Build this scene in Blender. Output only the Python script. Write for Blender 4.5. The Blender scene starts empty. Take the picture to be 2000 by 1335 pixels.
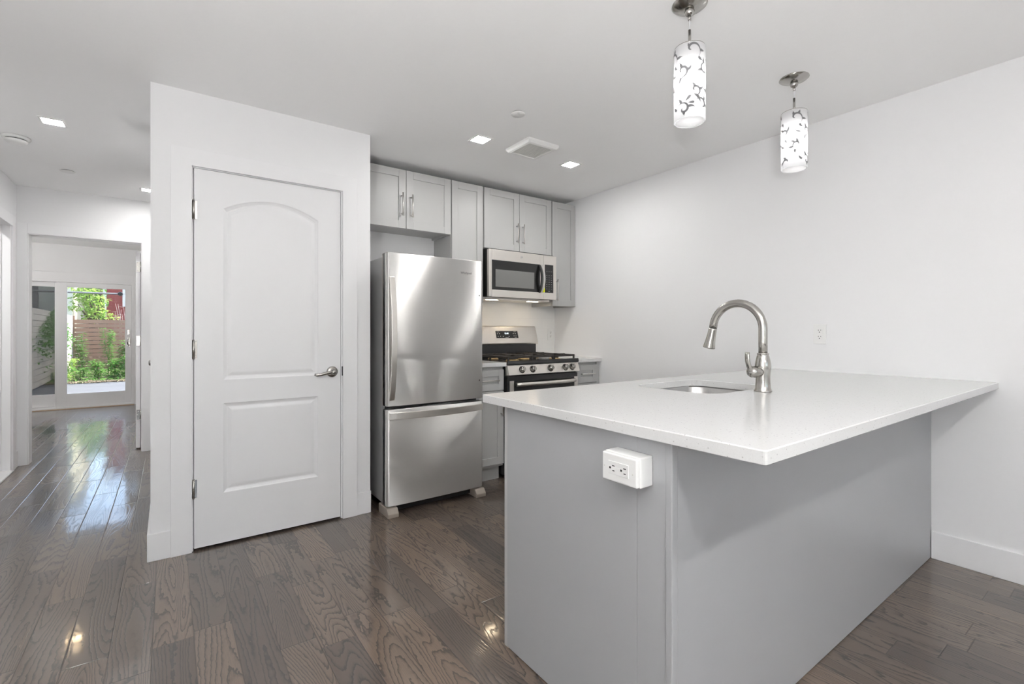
import bpy, bmesh, math, random
from mathutils import Vector, Matrix, noise
R = math.radians
PI = math.pi
SC = bpy.context.scene
COL = SC.collection

# ------------------------------------------------------------------ camera
cd = bpy.data.cameras.new('camera')
cam = bpy.data.objects.new('camera', cd)
COL.objects.link(cam)
cam.location = (0, 0, 1.17)
cam.rotation_euler = (R(90), 0, R(-35.818))
cd.sensor_width = 36
cd.lens = 929.5 * 36 / 2000
cd.shift_y = -(667.5 - 647.1) / 2000
cd.clip_start = 0.02
SC.camera = cam

# ------------------------------------------------------------------ world, sun, exposure
w = bpy.data.worlds.new('sky'); SC.world = w
w.use_nodes = True
wn = w.node_tree
sky = wn.nodes.new('ShaderNodeTexSky')
sky.sky_type = 'NISHITA'; sky.sun_disc = False
sky.sun_elevation = R(52); sky.sun_rotation = R(50)
sky.air_density = 1.0; sky.dust_density = 2.0; sky.ozone_density = 1.0
bg = wn.nodes['Background']
wn.links.new(sky.outputs[0], bg.inputs[0])
bg.inputs[1].default_value = 0.8
sd = bpy.data.lights.new('sun', 'SUN'); sd.energy = 14.0; sd.angle = R(0.8); sd.color = (1, .95, .86)
so = bpy.data.objects.new('sun', sd); COL.objects.link(so)
so.location = (6, 20, 12)
so.rotation_euler = Vector((0.72, 0.45, 1.15)).to_track_quat('Z', 'Y').to_euler()
DOWNLIGHT = 240.0        # radiance of a downlight lens
SC.view_settings.view_transform = 'Standard'
SC.view_settings.look = 'None'
SC.view_settings.exposure = 0.05
SC.view_settings.gamma = 1.0
SC.view_settings.use_curve_mapping = False
SC.cycles.use_denoising = True
SC.cycles.max_bounces = 10
SC.cycles.diffuse_bounces = 6
SC.cycles.glossy_bounces = 5
SC.cycles.transparent_max_bounces = 12
SC.cycles.sample_clamp_indirect = 12.0

# ------------------------------------------------------------------ materials
def sock(n, name): return n.inputs[name]
def newmat(name):
    m = bpy.data.materials.new(name); m.use_nodes = True
    return m, m.node_tree, m.node_tree.nodes['Principled BSDF']
def srgb(r, g=None, b=None):
    if g is None: g = b = r
    f = lambda c: ((c / 255 + .055) / 1.055) ** 2.4 if c > 10 else c / 255 / 12.92
    return (f(r), f(g), f(b), 1)
def node(nt, t, **kw):
    n = nt.nodes.new(t)
    for k, v in kw.items(): setattr(n, k, v)
    return n
def plug(nt, a, b): nt.links.new(a, b)
def math_(nt, op, a, b=None, c=None, clamp=False):
    n = nt.nodes.new('ShaderNodeMath'); n.operation = op; n.use_clamp = clamp
    for i, v in enumerate((a, b, c)):
        if v is None: continue
        if isinstance(v, (int, float)): n.inputs[i].default_value = v
        else: nt.links.new(v, n.inputs[i])
    return n.outputs[0]
def combine(nt, x, y, z):
    n = nt.nodes.new('ShaderNodeCombineXYZ')
    for i, v in enumerate((x, y, z)):
        if isinstance(v, (int, float)): n.inputs[i].default_value = v
        else: nt.links.new(v, n.inputs[i])
    return n.outputs[0]
def mixcol(nt, fac, a, b, mode='MIX'):
    n = nt.nodes.new('ShaderNodeMix'); n.data_type = 'RGBA'; n.blend_type = mode
    for s, v in ((n.inputs[0], fac), (n.inputs[6], a), (n.inputs[7], b)):
        if isinstance(v, (int, float)): s.default_value = v
        elif isinstance(v, tuple): s.default_value = v
        else: nt.links.new(v, s)
    return n.outputs[2]
def ramp(nt, fac, stops):
    n = nt.nodes.new('ShaderNodeValToRGB')
    el = n.color_ramp.elements
    while len(el) < len(stops): el.new(.5)
    for e, (p, c) in zip(el, stops):
        e.position = p; e.color = c if isinstance(c, tuple) else (c, c, c, 1)
    nt.links.new(fac, n.inputs[0])
    return n.outputs[0]

def plain(name, col, rough=.5, metal=0., var=.04, scale=30., bump=0., spec=None, coat=0., aniso=0., stretch=None, brush=0.):
    """principled surface with a little procedural variation of tone and relief"""
    m, nt, b = newmat(name)
    tc = node(nt, 'ShaderNodeTexCoord')
    src = tc.outputs['Object']
    if stretch:
        mp = node(nt, 'ShaderNodeMapping'); mp.inputs['Scale'].default_value = stretch
        plug(nt, src, mp.inputs[0]); src = mp.outputs[0]
    nz = node(nt, 'ShaderNodeTexNoise'); nz.inputs['Scale'].default_value = scale; nz.inputs['Detail'].default_value = 3
    plug(nt, src, nz.inputs['Vector'])
    lo = tuple(c * (1 - var) for c in col[:3]) + (1,)
    hi = tuple(min(1, c * (1 + var)) for c in col[:3]) + (1,)
    plug(nt, mixcol(nt, nz.outputs[0], lo, hi), b.inputs['Base Color'])
    b.inputs['Roughness'].default_value = rough
    b.inputs['Metallic'].default_value = metal
    if spec is not None: b.inputs['Specular IOR Level'].default_value = spec
    if coat: b.inputs['Coat Weight'].default_value = coat; b.inputs['Coat Roughness'].default_value = .1
    if aniso:
        b.inputs['Anisotropic'].default_value = aniso; b.inputs['Anisotropic Rotation'].default_value = .25
        tg = node(nt, 'ShaderNodeTangent'); tg.direction_type = 'RADIAL'; tg.axis = 'Z'
        plug(nt, tg.outputs[0], b.inputs['Tangent'])
    if brush:            # fine horizontal brush lines: facets tip up and down at random
        wn_ = node(nt, 'ShaderNodeTexWhiteNoise', noise_dimensions='3D')
        sc_ = node(nt, 'ShaderNodeVectorMath', operation='SCALE'); sc_.inputs[3].default_value = 3000.
        plug(nt, tc.outputs['Object'], sc_.inputs[0]); plug(nt, sc_.outputs[0], wn_.inputs['Vector'])
        gm_ = node(nt, 'ShaderNodeNewGeometry')
        ad_ = node(nt, 'ShaderNodeVectorMath', operation='ADD'); nm_ = node(nt, 'ShaderNodeVectorMath', operation='NORMALIZE')
        plug(nt, gm_.outputs['Normal'], ad_.inputs[0])
        plug(nt, combine(nt, 0., 0., math_(nt, 'MULTIPLY', math_(nt, 'SUBTRACT', wn_.outputs['Value'], .5), brush)), ad_.inputs[1])
        plug(nt, ad_.outputs[0], nm_.inputs[0]); plug(nt, nm_.outputs[0], b.inputs['Normal'])
    if bump:
        bp = node(nt, 'ShaderNodeBump'); bp.inputs['Strength'].default_value = bump; bp.inputs['Distance'].default_value = .002
        plug(nt, nz.outputs[0], bp.inputs['Height']); plug(nt, bp.outputs[0], b.inputs['Normal'])
    return m
def emit(name, col, strength):
    m, nt, b = newmat(name)
    nt.nodes.remove(b)
    e = node(nt, 'ShaderNodeEmission'); e.inputs[0].default_value = col; e.inputs[1].default_value = strength
    plug(nt, e.outputs[0], nt.nodes['Material Output'].inputs[0])
    return m

M = {}
M['wall'] = plain('wall paint', (.80, .80, .808, 1), .55, var=.008, scale=60, bump=.05)
M['ceiling'] = plain('ceiling paint', (.93, .93, .93, 1), .75, var=.008, scale=50, bump=.05)
M['trim'] = plain('trim paint', (.82, .82, .83, 1), .35, var=.008, scale=20)
M['door'] = plain('door paint', (.79, .79, .80, 1), .35, var=.008, scale=20)
M['cab'] = plain('grey cabinet paint', (.43, .43, .425, 1), .38, var=.012, scale=14, bump=.02)
M['island'] = plain('island grey paint', (.36, .365, .375, 1), .3, var=.015, scale=6, bump=.02)
M['cabin'] = plain('cabinet carcass', (.36, .36, .36, 1), .45, var=.02, scale=12)
M['steel'] = plain('brushed steel', (.84, .83, .815, 1), .44, 1, var=.05, scale=40, stretch=(.4, .4, 60), aniso=1., brush=1.1)
M['steel_rough'] = plain('brushed steel panel', (.78, .745, .70, 1), .38, 1, var=.05, scale=40, stretch=(.4, .4, 60))
M['bowl'] = plain('sink steel', (.60, .59, .575, 1), .26, 1, var=.06, scale=60, stretch=(40, 1, 1))
M['nickel'] = plain('satin nickel', (.44, .425, .40, 1), .2, 1, var=.03, scale=30)
M['handle'] = plain('satin handle metal', (.74, .72, .69, 1), .28, 1, var=.03, scale=60)
M['fridge_side'] = plain('grey enamelled side', srgb(160, 160, 160), .42, .2, var=.02, scale=60, bump=.05)
M['grey_plastic'] = plain('grey plastic', srgb(146, 137, 128), .45, var=.02)
M['black'] = plain('black plastic', (.012, .012, .012, 1), .35, var=.1)
M['enamel'] = plain('black enamel', (.022, .022, .023, 1), .22, var=.05)
M['blackglass'] = plain('black glass', (.010, .010, .010, 1), .06, var=.05)
M['greyglass'] = plain('grey mesh glass', srgb(112, 112, 110), .2, var=.02, scale=400)
M['iron'] = plain('cast iron', (.035, .031, .029, 1), .5, .3, var=.2, scale=90, bump=.3)
M['burner'] = plain('burner brass', (.55, .40, .22, 1), .35, 1, var=.1)
M['white_plastic'] = plain('white plastic', (.80, .80, .79, 1), .3, var=.01)
M['slot'] = plain('slot black', (.01, .01, .01, 1), .6, var=.1)
M['print'] = plain('pale print', (.60, .60, .58, 1), .5, var=.02)
M['dimprint'] = plain('dim print', (.22, .22, .22, 1), .5, var=.02)
M['yellow'] = plain('yellow tape', (.80, .83, .02, 1), .4, var=.03)
M['wood'] = plain('raw wood', srgb(196, 172, 146), .6, var=.15, scale=40, stretch=(1, 1, 8))
M['grille'] = plain('grille grey', srgb(212, 212, 208), .5, var=.02)
M['gap'] = plain('dark gap', (.03, .03, .03, 1), .7, var=.1)
M['lens'] = emit('downlight lens', (1, .985, .96, 1), DOWNLIGHT)
M['lens_warm'] = emit('warm downlight lens', (1, .72, .42, 1), 70)
M['lens_bright'] = emit('living room downlight lens', (1, .985, .96, 1), 700)
M['hoodlight'] = emit('hood lamp', (1, .80, .55, 1), 40)
M['bulb'] = emit('bulb', (1, .985, .96, 1), 66)
M['fill_globe'] = emit('lamp globe', (1, .995, .985, 1), 440)  # emitters of the added fill lamps, here and in the next entries
M['fill_globe_mid'] = emit('rear lamp globe', (1, .995, .985, 1), 45)
M['fill_globe_soft'] = emit('far lamp globe', (1, .98, .95, 1), 210)
M['clock'] = emit('clock digits', (.85, .95, 1, 1), 2.5)

# countertop quartz
m, nt, b = newmat('white quartz')
tc = node(nt, 'ShaderNodeTexCoord')
v1 = node(nt, 'ShaderNodeTexVoronoi'); v1.inputs['Scale'].default_value = 260
v2 = node(nt, 'ShaderNodeTexVoronoi'); v2.inputs['Scale'].default_value = 75
for v in (v1, v2): plug(nt, tc.outputs['Object'], v.inputs['Vector'])
c = ramp(nt, v1.outputs['Distance'], [(0, (.50, .50, .49, 1)), (.22, (.61, .61, .607, 1)), (1, (.63, .63, .627, 1))])
c2 = ramp(nt, v2.outputs['Distance'], [(0, (.50, .50, .48, 1)), (.10, (.66, .66, .65, 1)), (.16, (1, 1, 1, 1))])
plug(nt, mixcol(nt, .8, c, c2, 'MULTIPLY'), b.inputs['Base Color'])
b.inputs['Roughness'].default_value = .14
M['quartz'] = m

# subway-like white backsplash tile
m, nt, b = newmat('white glazed tile')
tc = node(nt, 'ShaderNodeTexCoord')
sx = node(nt, 'ShaderNodeSeparateXYZ'); plug(nt, tc.outputs['Object'], sx.inputs[0])
br = node(nt, 'ShaderNodeTexBrick')
plug(nt, combine(nt, math_(nt, 'ADD', sx.outputs[0], sx.outputs[1]), sx.outputs[2], 0.), br.inputs['Vector'])
br.inputs['Color1'].default_value = (.84, .84, .83, 1); br.inputs['Color2'].default_value = (.82, .82, .815, 1)
br.inputs['Mortar'].default_value = (.79, .79, .78, 1)
br.inputs['Scale'].default_value = 1; br.inputs['Mortar Size'].default_value = .0012
br.inputs['Brick Width'].default_value = .30; br.inputs['Row Height'].default_value = .10
plug(nt, br.outputs[0], b.inputs['Base Color']); b.inputs['Roughness'].default_value = .25
M['tile'] = m

# oak plank floor
m, nt, b = newmat('dark stained oak planks')
geo = node(nt, 'ShaderNodeNewGeometry')
sx = node(nt, 'ShaderNodeSeparateXYZ'); plug(nt, geo.outputs['Position'], sx.inputs[0])
X, Y = sx.outputs[0], sx.outputs[1]
px = math_(nt, 'DIVIDE', math_(nt, 'ADD', X, 10.081), .127)
row = math_(nt, 'FLOOR', px); fx = math_(nt, 'FRACT', px)
def white1(v):
    n = node(nt, 'ShaderNodeTexWhiteNoise', noise_dimensions='1D'); plug(nt, v, n.inputs['W']); return n.outputs['Value']
r1 = white1(row); r2 = white1(math_(nt, 'ADD', row, 77.7))
L = math_(nt, 'MULTIPLY_ADD', r2, .55, .5)
py = math_(nt, 'ADD', math_(nt, 'DIVIDE', math_(nt, 'ADD', Y, 20.), L), math_(nt, 'MULTIPLY', r1, 13.))
idx = math_(nt, 'FLOOR', py); fy = math_(nt, 'FRACT', py)
wn2 = node(nt, 'ShaderNodeTexWhiteNoise', noise_dimensions='2D'); plug(nt, combine(nt, row, idx, 0.), wn2.inputs['Vector'])
pid = node(nt, 'ShaderNodeSeparateColor'); plug(nt, wn2.outputs['Color'], pid.inputs[0])
pr, pg, pb = pid.outputs[0], pid.outputs[1], pid.outputs[2]
gx = math_(nt, 'ADD', math_(nt, 'MULTIPLY', X, 7.5), math_(nt, 'MULTIPLY', pr, 60.))
gy = math_(nt, 'ADD', math_(nt, 'MULTIPLY', Y, .72), math_(nt, 'MULTIPLY', pg, 60.))
g = node(nt, 'ShaderNodeTexNoise'); g.inputs['Scale'].default_value = 1; g.inputs['Detail'].default_value = 1.2; g.inputs['Roughness'].default_value = .4
g.inputs['Distortion'].default_value = .35
plug(nt, combine(nt, gx, gy, math_(nt, 'MULTIPLY', pb, 30.)), g.inputs['Vector'])
wob = node(nt, 'ShaderNodeTexNoise'); wob.inputs['Scale'].default_value = 1; wob.inputs['Detail'].default_value = 2
plug(nt, combine(nt, math_(nt, 'MULTIPLY', X, 90.), math_(nt, 'MULTIPLY', Y, 30.), pb), wob.inputs['Vector'])
ringv = math_(nt, 'FRACT', math_(nt, 'ADD', math_(nt, 'MULTIPLY', g.outputs[0], 30.), math_(nt, 'MULTIPLY', wob.outputs[0], .8)))
lines = ramp(nt, ringv, [(0, 0.0), (.50, .08), (.74, .45), (.86, 1.), (.96, .95), (1., 0.)])
pore = node(nt, 'ShaderNodeTexNoise'); pore.inputs['Scale'].default_value = 1; pore.inputs['Detail'].default_value = 3
plug(nt, combine(nt, math_(nt, 'MULTIPLY', X, 420.), math_(nt, 'MULTIPLY', Y, 14.), pr), pore.inputs['Vector'])
pores = ramp(nt, pore.outputs[0], [(.40, 0.), (.62, 1.)])
tone = ramp(nt, pr, [(0, (.072, .056, .047, 1)), (.35, (.108, .082, .065, 1)), (.7, (.138, .103, .079, 1)), (1, (.170, .122, .090, 1))])
tone = mixcol(nt, math_(nt, 'MULTIPLY', pores, .35), tone, (.09, .074, .064, 1))
cdark = mixcol(nt, math_(nt, 'MULTIPLY', lines, .80), tone, (.032, .028, .027, 1))
ex = math_(nt, 'MINIMUM', fx, math_(nt, 'SUBTRACT', 1., fx))
ey = math_(nt, 'MULTIPLY', math_(nt, 'MINIMUM', fy, math_(nt, 'SUBTRACT', 1., fy)), math_(nt, 'DIVIDE', L, .127))
edge = math_(nt, 'MINIMUM', ex, ey)
seam = ramp(nt, edge, [(0, 1.), (.010, .75), (.022, 0.)])
plug(nt, mixcol(nt, math_(nt, 'MULTIPLY', seam, .6), cdark, (.025, .02, .018, 1)), b.inputs['Base Color'])
b.inputs['Roughness'].default_value = .4
b.inputs['Coat Weight'].default_value = .9; b.inputs['Coat IOR'].default_value = 1.6; b.inputs['Specular IOR Level'].default_value = .15
plug(nt, math_(nt, 'MULTIPLY_ADD', lines, .05, .07), b.inputs['Coat Roughness'])
h = math_(nt, 'ADD', math_(nt, 'MULTIPLY', lines, -.22), math_(nt, 'MULTIPLY', seam, -1.4))
slow = node(nt, 'ShaderNodeTexNoise'); slow.inputs['Scale'].default_value = 7; slow.inputs['Detail'].default_value = 1
plug(nt, geo.outputs['Position'], slow.inputs['Vector'])
h = math_(nt, 'ADD', h, math_(nt, 'MULTIPLY', slow.outputs[0], .8))
bp = node(nt, 'ShaderNodeBump'); bp.inputs['Strength'].default_value = .35; bp.inputs['Distance'].default_value = .002
plug(nt, h, bp.inputs['Height']); plug(nt, bp.outputs[0], b.inputs['Normal']); plug(nt, bp.outputs[0], b.inputs['Coat Normal'])
M['floor'] = m

# window glass / insect screen: see-through with a mirror sheen
def glass(name, tint, transp):
    m, nt, b = newmat(name); nt.nodes.remove(b)
    t = node(nt, 'ShaderNodeBsdfTransparent'); t.inputs[0].default_value = tint
    g = node(nt, 'ShaderNodeBsdfGlossy'); g.inputs['Roughness'].default_value = .02
    fr = node(nt, 'ShaderNodeFresnel'); fr.inputs[0].default_value = 1.45
    mx = node(nt, 'ShaderNodeMixShader')
    plug(nt, fr.outputs[0] if transp is None else fr.outputs[0], mx.inputs[0])
    plug(nt, t.outputs[0], mx.inputs[1]); plug(nt, g.outputs[0], mx.inputs[2])
    plug(nt, mx.outputs[0], nt.nodes['Material Output'].inputs[0])
    return m
M['glass'] = glass('clear glass', (.96, .97, .96, 1), None)
m, nt, b = newmat('insect screen mesh'); 
tr = node(nt, 'ShaderNodeBsdfTransparent'); df = node(nt, 'ShaderNodeBsdfDiffuse'); df.inputs[0].default_value = (.02, .02, .022, 1)
mx = node(nt, 'ShaderNodeMixShader'); mx.inputs[0].default_value = .55
nz = node(nt, 'ShaderNodeTexNoise'); nz.inputs['Scale'].default_value = 3
plug(nt, math_(nt, 'MULTIPLY_ADD', nz.outputs[0], .06, .62), mx.inputs[0])
plug(nt, tr.outputs[0], mx.inputs[1]); plug(nt, df.outputs[0], mx.inputs[2]); plug(nt, mx.outputs[0], nt.nodes['Material Output'].inputs[0])
nt.nodes.remove(b); M['screen'] = m

# translucent lamp glass and its printed scrolls
def lampglass(name, col, tfac):
    m, nt, b = newmat(name); nt.nodes.remove(b)
    nz = node(nt, 'ShaderNodeTexNoise'); nz.inputs['Scale'].default_value = 40
    cc = mixcol(nt, nz.outputs[0], tuple(c * .97 for c in col[:3]) + (1,), col)
    d = node(nt, 'ShaderNodeBsdfDiffuse'); t = node(nt, 'ShaderNodeBsdfTranslucent')
    plug(nt, cc, d.inputs[0]); plug(nt, cc, t.inputs[0])
    mx = node(nt, 'ShaderNodeMixShader'); mx.inputs[0].default_value = tfac
    plug(nt, d.outputs[0], mx.inputs[1]); plug(nt, t.outputs[0], mx.inputs[2])
    plug(nt, mx.outputs[0], nt.nodes['Material Output'].inputs[0])
    return m
M['shade'] = lampglass('frosted lamp glass', (.58, .58, .59, 1), .5)
M['scroll'] = lampglass('grey scroll print', (.20, .20, .205, 1), .45)
M['diffuser'] = lampglass('lamp bottom glass', (.95, .95, .95, 1), .85)

# outdoor stuff
def leaf(name, col, var=.3):
    m, nt, b = newmat(name); nt.nodes.remove(b)
    nz = node(nt, 'ShaderNodeTexNoise'); nz.inputs['Scale'].default_value = 5
    oi = node(nt, 'ShaderNodeNewGeometry')
    cc = mixcol(nt, oi.outputs['Random Per Island'], tuple(c * (1 - var) for c in col[:3]) + (1,), tuple(c * (1 + var) for c in col[:3]) + (1,))
    d = node(nt, 'ShaderNodeBsdfDiffuse'); t = node(nt, 'ShaderNodeBsdfTranslucent')
    plug(nt, cc, d.inputs[0]); plug(nt, cc, t.inputs[0])
    mx = node(nt, 'ShaderNodeMixShader'); mx.inputs[0].default_value = .45
    plug(nt, d.outputs[0], mx.inputs[1]); plug(nt, t.outputs[0], mx.inputs[2])
    plug(nt, mx.outputs[0], nt.nodes['Material Output'].inputs[0])
    return m
M['leaf'] = leaf('weed leaf', (.14, .30, .075, 1))
M['leaf_light'] = leaf('bright tree leaf', (.38, .54, .15, 1))
M['leaf_dark'] = leaf('ivy leaf', (.10, .24, .06, 1))
M['stem'] = plain('green stem', (.16, .22, .07, 1), .7, var=.2)
M['bark'] = plain('bark', (.12, .09, .07, 1), .8, var=.3, scale=20, bump=.3)
M['fence_brown'] = plain('brown fence wood', (.33, .195, .125, 1), .75, var=.25, scale=6, stretch=(.6, 1, 14))
M['fence_grey'] = plain('weathered fence wood', (.45, .42, .39, 1), .75, var=.3, scale=6, stretch=(1, .6, 14))
M['slate'] = plain('slate paving', (.085, .09, .105, 1), .7, var=.3, scale=3)
M['soil'] = plain('mulch soil', (.11, .085, .06, 1), .9, var=.6, scale=14, bump=.6)
M['beige_siding'] = plain('beige siding', (.72, .69, .52, 1), .7, var=.05, scale=4)
M['red_siding'] = plain('red siding', (.30, .065, .06, 1), .7, var=.1, scale=4)
M['white_ext'] = plain('white exterior paint', (.75, .76, .80, 1), .6, var=.03)
M['dark_ext'] = plain('dark shutter', (.03, .033, .042, 1), .4, var=.1)
M['rod'] = plain('white rod', (.78, .78, .80, 1), .4, var=.02)
M['rug'] = M['soil']

# ------------------------------------------------------------------ mesh builder
class MB:
    def __init__(self): self.bm = bmesh.new()
    def _merge(self, b2, mi=0):
        vs = {}
        for v in b2.verts: vs[v] = self.bm.verts.new(v.co)
        for f in b2.faces:
            try:
                nf = self.bm.faces.new([vs[v] for v in f.verts]); nf.smooth = f.smooth; nf.material_index = mi
            except ValueError: pass
        b2.free()
    def box(self, x0, x1, y0, y1, z0, z1, bev=0., seg=2, mi=0, mat=None):
        b = bmesh.new()
        co = [(x, y, z) for x in (x0, x1) for y in (y0, y1) for z in (z0, z1)]
        v = [b.verts.new(c) for c in co]
        for f in ((0, 1, 3, 2), (4, 6, 7, 5), (0, 4, 5, 1), (2, 3, 7, 6), (0, 2, 6, 4), (1, 5, 7, 3)):
            b.faces.new([v[i] for i in f])
        if bev > 0:
            bmesh.ops.bevel(b, geom=b.edges[:], offset=bev, segments=seg, affect='EDGES', profile=.6)
        if mat is not None: bmesh.ops.transform(b, matrix=mat, verts=b.verts)
        bmesh.ops.recalc_face_normals(b, faces=b.faces)
        self._merge(b, mi); return self
    def lathe(self, prof, seg=32, mat=None, mi=0, cap=True, smooth=True):
        """prof: (radius, height) list turned about local Z"""
        b = bmesh.new(); rings = []
        for r, z in prof:
            if r < 1e-6: rings.append([b.verts.new((0, 0, z))])
            else: rings.append([b.verts.new((r * math.cos(2 * PI * i / seg), r * math.sin(2 * PI * i / seg), z)) for i in range(seg)])
        for a, c in zip(rings, rings[1:]):
            if len(a) == 1 and len(c) == 1: continue
            for i in range(seg):
                j = (i + 1) % seg
                if len(a) == 1: f = b.faces.new((a[0], c[j], c[i]))
                elif len(c) == 1: f = b.faces.new((a[i], a[j], c[0]))
                else: f = b.faces.new((a[i], a[j], c[j], c[i]))
                f.smooth = smooth
        if cap:
            for rg in (rings[0], rings[-1]):
                if len(rg) > 1: b.faces.new(rg)
        bmesh.ops.recalc_face_normals(b, faces=b.faces)
        if mat is not None: bmesh.ops.transform(b, matrix=mat, verts=b.verts)
        self._merge(b, mi); return self
    def cyl(self, p0, p1, r, seg=16, r2=None, mi=0, smooth=True):
        p0, p1 = Vector(p0), Vector(p1); d = p1 - p0
        mat = Matrix.Translation(p0) @ d.to_track_quat('Z', 'Y').to_matrix().to_4x4()
        return self.lathe([(r, 0), (r if r2 is None else r2, d.length)], seg, mat, mi, True, smooth)
    def tube(self, pts, rad, seg=12, mi=0, flat=None, up=None):
        """sweep along pts; rad number or list; flat=(a,b) gives an elliptical section scaled a along side, b along normal"""
        b = bmesh.new(); pts = [Vector(p) for p in pts]; n = len(pts); rings = []
        prev = None
        for i, p in enumerate(pts):
            t = (pts[min(i + 1, n - 1)] - pts[max(i - 1, 0)]).normalized()
            if up is not None: u = Vector(up)
            elif prev is None: u = Vector((0, 0, 1)) if abs(t.z) < .9 else Vector((1, 0, 0))
            else: u = prev
            s = t.cross(u).normalized(); u = s.cross(t).normalized(); prev = u
            r = rad[i] if isinstance(rad, (list, tuple)) else rad
            a, c = flat if flat else (1, 1)
            rings.append([b.verts.new(p + s * (r * a * math.cos(2 * PI * k / seg)) + u * (r * c * math.sin(2 * PI * k / seg))) for k in range(seg)])
        for A, B in zip(rings, rings[1:]):
            for k in range(seg):
                f = b.faces.new((A[k], A[(k + 1) % seg], B[(k + 1) % seg], B[k])); f.smooth = True
        b.faces.new(rings[0]); b.faces.new(rings[-1])
        bmesh.ops.recalc_face_normals(b, faces=b.faces)
        self._merge(b, mi); return self
    def strip(self, pts, wid, thick, side, mi=0, bev=.0):
        """flat bar swept along pts: width along `side`, thickness along the normal of path and side"""
        b = bmesh.new(); pts = [Vector(p) for p in pts]; n = len(pts); s = Vector(side).normalized(); rings = []
        for i, p in enumerate(pts):
            t = (pts[min(i + 1, n - 1)] - pts[max(i - 1, 0)]).normalized(); nn = t.cross(s).normalized()
            wv, tv = s * wid / 2, nn * thick / 2
            rings.append([b.verts.new(p + q) for q in (wv + tv, wv - tv, -wv - tv, -wv + tv)])
        for A, B in zip(rings, rings[1:]):
            for k in range(4): b.faces.new((A[k], A[(k + 1) % 4], B[(k + 1) % 4], B[k]))
        b.faces.new(rings[0]); b.faces.new(rings[-1])
        bmesh.ops.recalc_face_normals(b, faces=b.faces)
        if bev: bmesh.ops.bevel(b, geom=b.edges[:], offset=bev, segments=2, affect='EDGES', profile=.6, clamp_overlap=True)
        self._merge(b, mi); return self
    def prism(self, poly, axis, a0, a1, mi=0, bev=0.):
        """poly of 2-D points extruded along axis 'x','y' or 'z' from a0 to a1"""
        b = bmesh.new()
        def P(p, a): return {'x': (a, p[0], p[1]), 'y': (p[0], a, p[1]), 'z': (p[0], p[1], a)}[axis]
        A = [b.verts.new(P(p, a0)) for p in poly]; B = [b.verts.new(P(p, a1)) for p in poly]
        n = len(poly)
        for i in range(n): b.faces.new((A[i], A[(i + 1) % n], B[(i + 1) % n], B[i]))
        b.faces.new(A); b.faces.new(B)
        bmesh.ops.recalc_face_normals(b, faces=b.faces)
        if bev: bmesh.ops.bevel(b, geom=b.edges[:], offset=bev, segments=2, affect='EDGES', profile=.6)
        self._merge(b, mi); return self
    def loops(self, L, close_first=False, close_last=True, smooth=False, mi=0):
        """bridge equal-length vertex loops in order"""
        rings = [[self.bm.verts.new(p) for p in l] for l in L]
        for A, B in zip(rings, rings[1:]):
            n = len(A)
            for k in range(n):
                f = self.bm.faces.new((A[k], A[(k + 1) % n], B[(k + 1) % n], B[k])); f.smooth = smooth; f.material_index = mi
        for flag, rg in ((close_first, rings[0]), (close_last, rings[-1])):
            if flag: f = self.bm.faces.new(rg); f.material_index = mi
        return self
    def quad(self, *p, mi=0, smooth=False):
        f = self.bm.faces.new([self.bm.verts.new(q) for q in p]); f.material_index = mi; f.smooth = smooth; return self
    def build(self, name, mat, parent=None, recalc=False, weld=False):
        if weld: bmesh.ops.remove_doubles(self.bm, verts=self.bm.verts, dist=1e-5)
        if recalc: bmesh.ops.recalc_face_normals(self.bm, faces=self.bm.faces)
        me = bpy.data.meshes.new(name); self.bm.to_mesh(me); self.bm.free()
        for mm in (mat if isinstance(mat, list) else [mat]): me.materials.append(mm)
        o = bpy.data.objects.new(name, me); COL.objects.link(o)
        off = Vector((0, 0, 0)); p = parent
        while p is not None: off += p.location; p = p.parent
        if off.length > 0: me.transform(Matrix.Translation(-off))
        if parent is not None: o.parent = parent
        return o

def base(o, label=None, cat=None, group=None, kind=None):
    if label: o['label'] = label
    if cat: o['category'] = cat
    if group: o['group'] = group
    if kind: o['kind'] = kind
    return o
def thing(name, label, cat, loc, group=None, kind=None):
    o = bpy.data.objects.new(name, None); COL.objects.link(o); o.location = loc; o.empty_display_size = .05
    return base(o, label, cat, group, kind)
def lone(o, label, cat, group=None, kind=None):
    """a one-mesh thing: move its origin to the middle of its base"""
    me = o.data
    xs = [v.co for v in me.vertices]
    c = Vector(((min(v.x for v in xs) + max(v.x for v in xs)) / 2, (min(v.y for v in xs) + max(v.y for v in xs)) / 2, min(v.z for v in xs)))
    me.transform(Matrix.Translation(-c)); o.location = c
    return base(o, label, cat, group, kind)
def struct(name, mb, mat, label, cat, parent=None, recalc=False):
    o = mb.build(name, mat, parent, recalc)
    return base(o, label, cat, None, 'structure') if parent is None else o
def dup(root, loc, label, group=None):
    r = root.copy(); COL.objects.link(r); r.location = loc; r['label'] = label
    if group: r['group'] = group
    for ch in list(root.children):
        c = ch.copy(); COL.objects.link(c); c.parent = r
        for g in list(ch.children):
            d = g.copy(); COL.objects.link(d); d.parent = c
    return r
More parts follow.
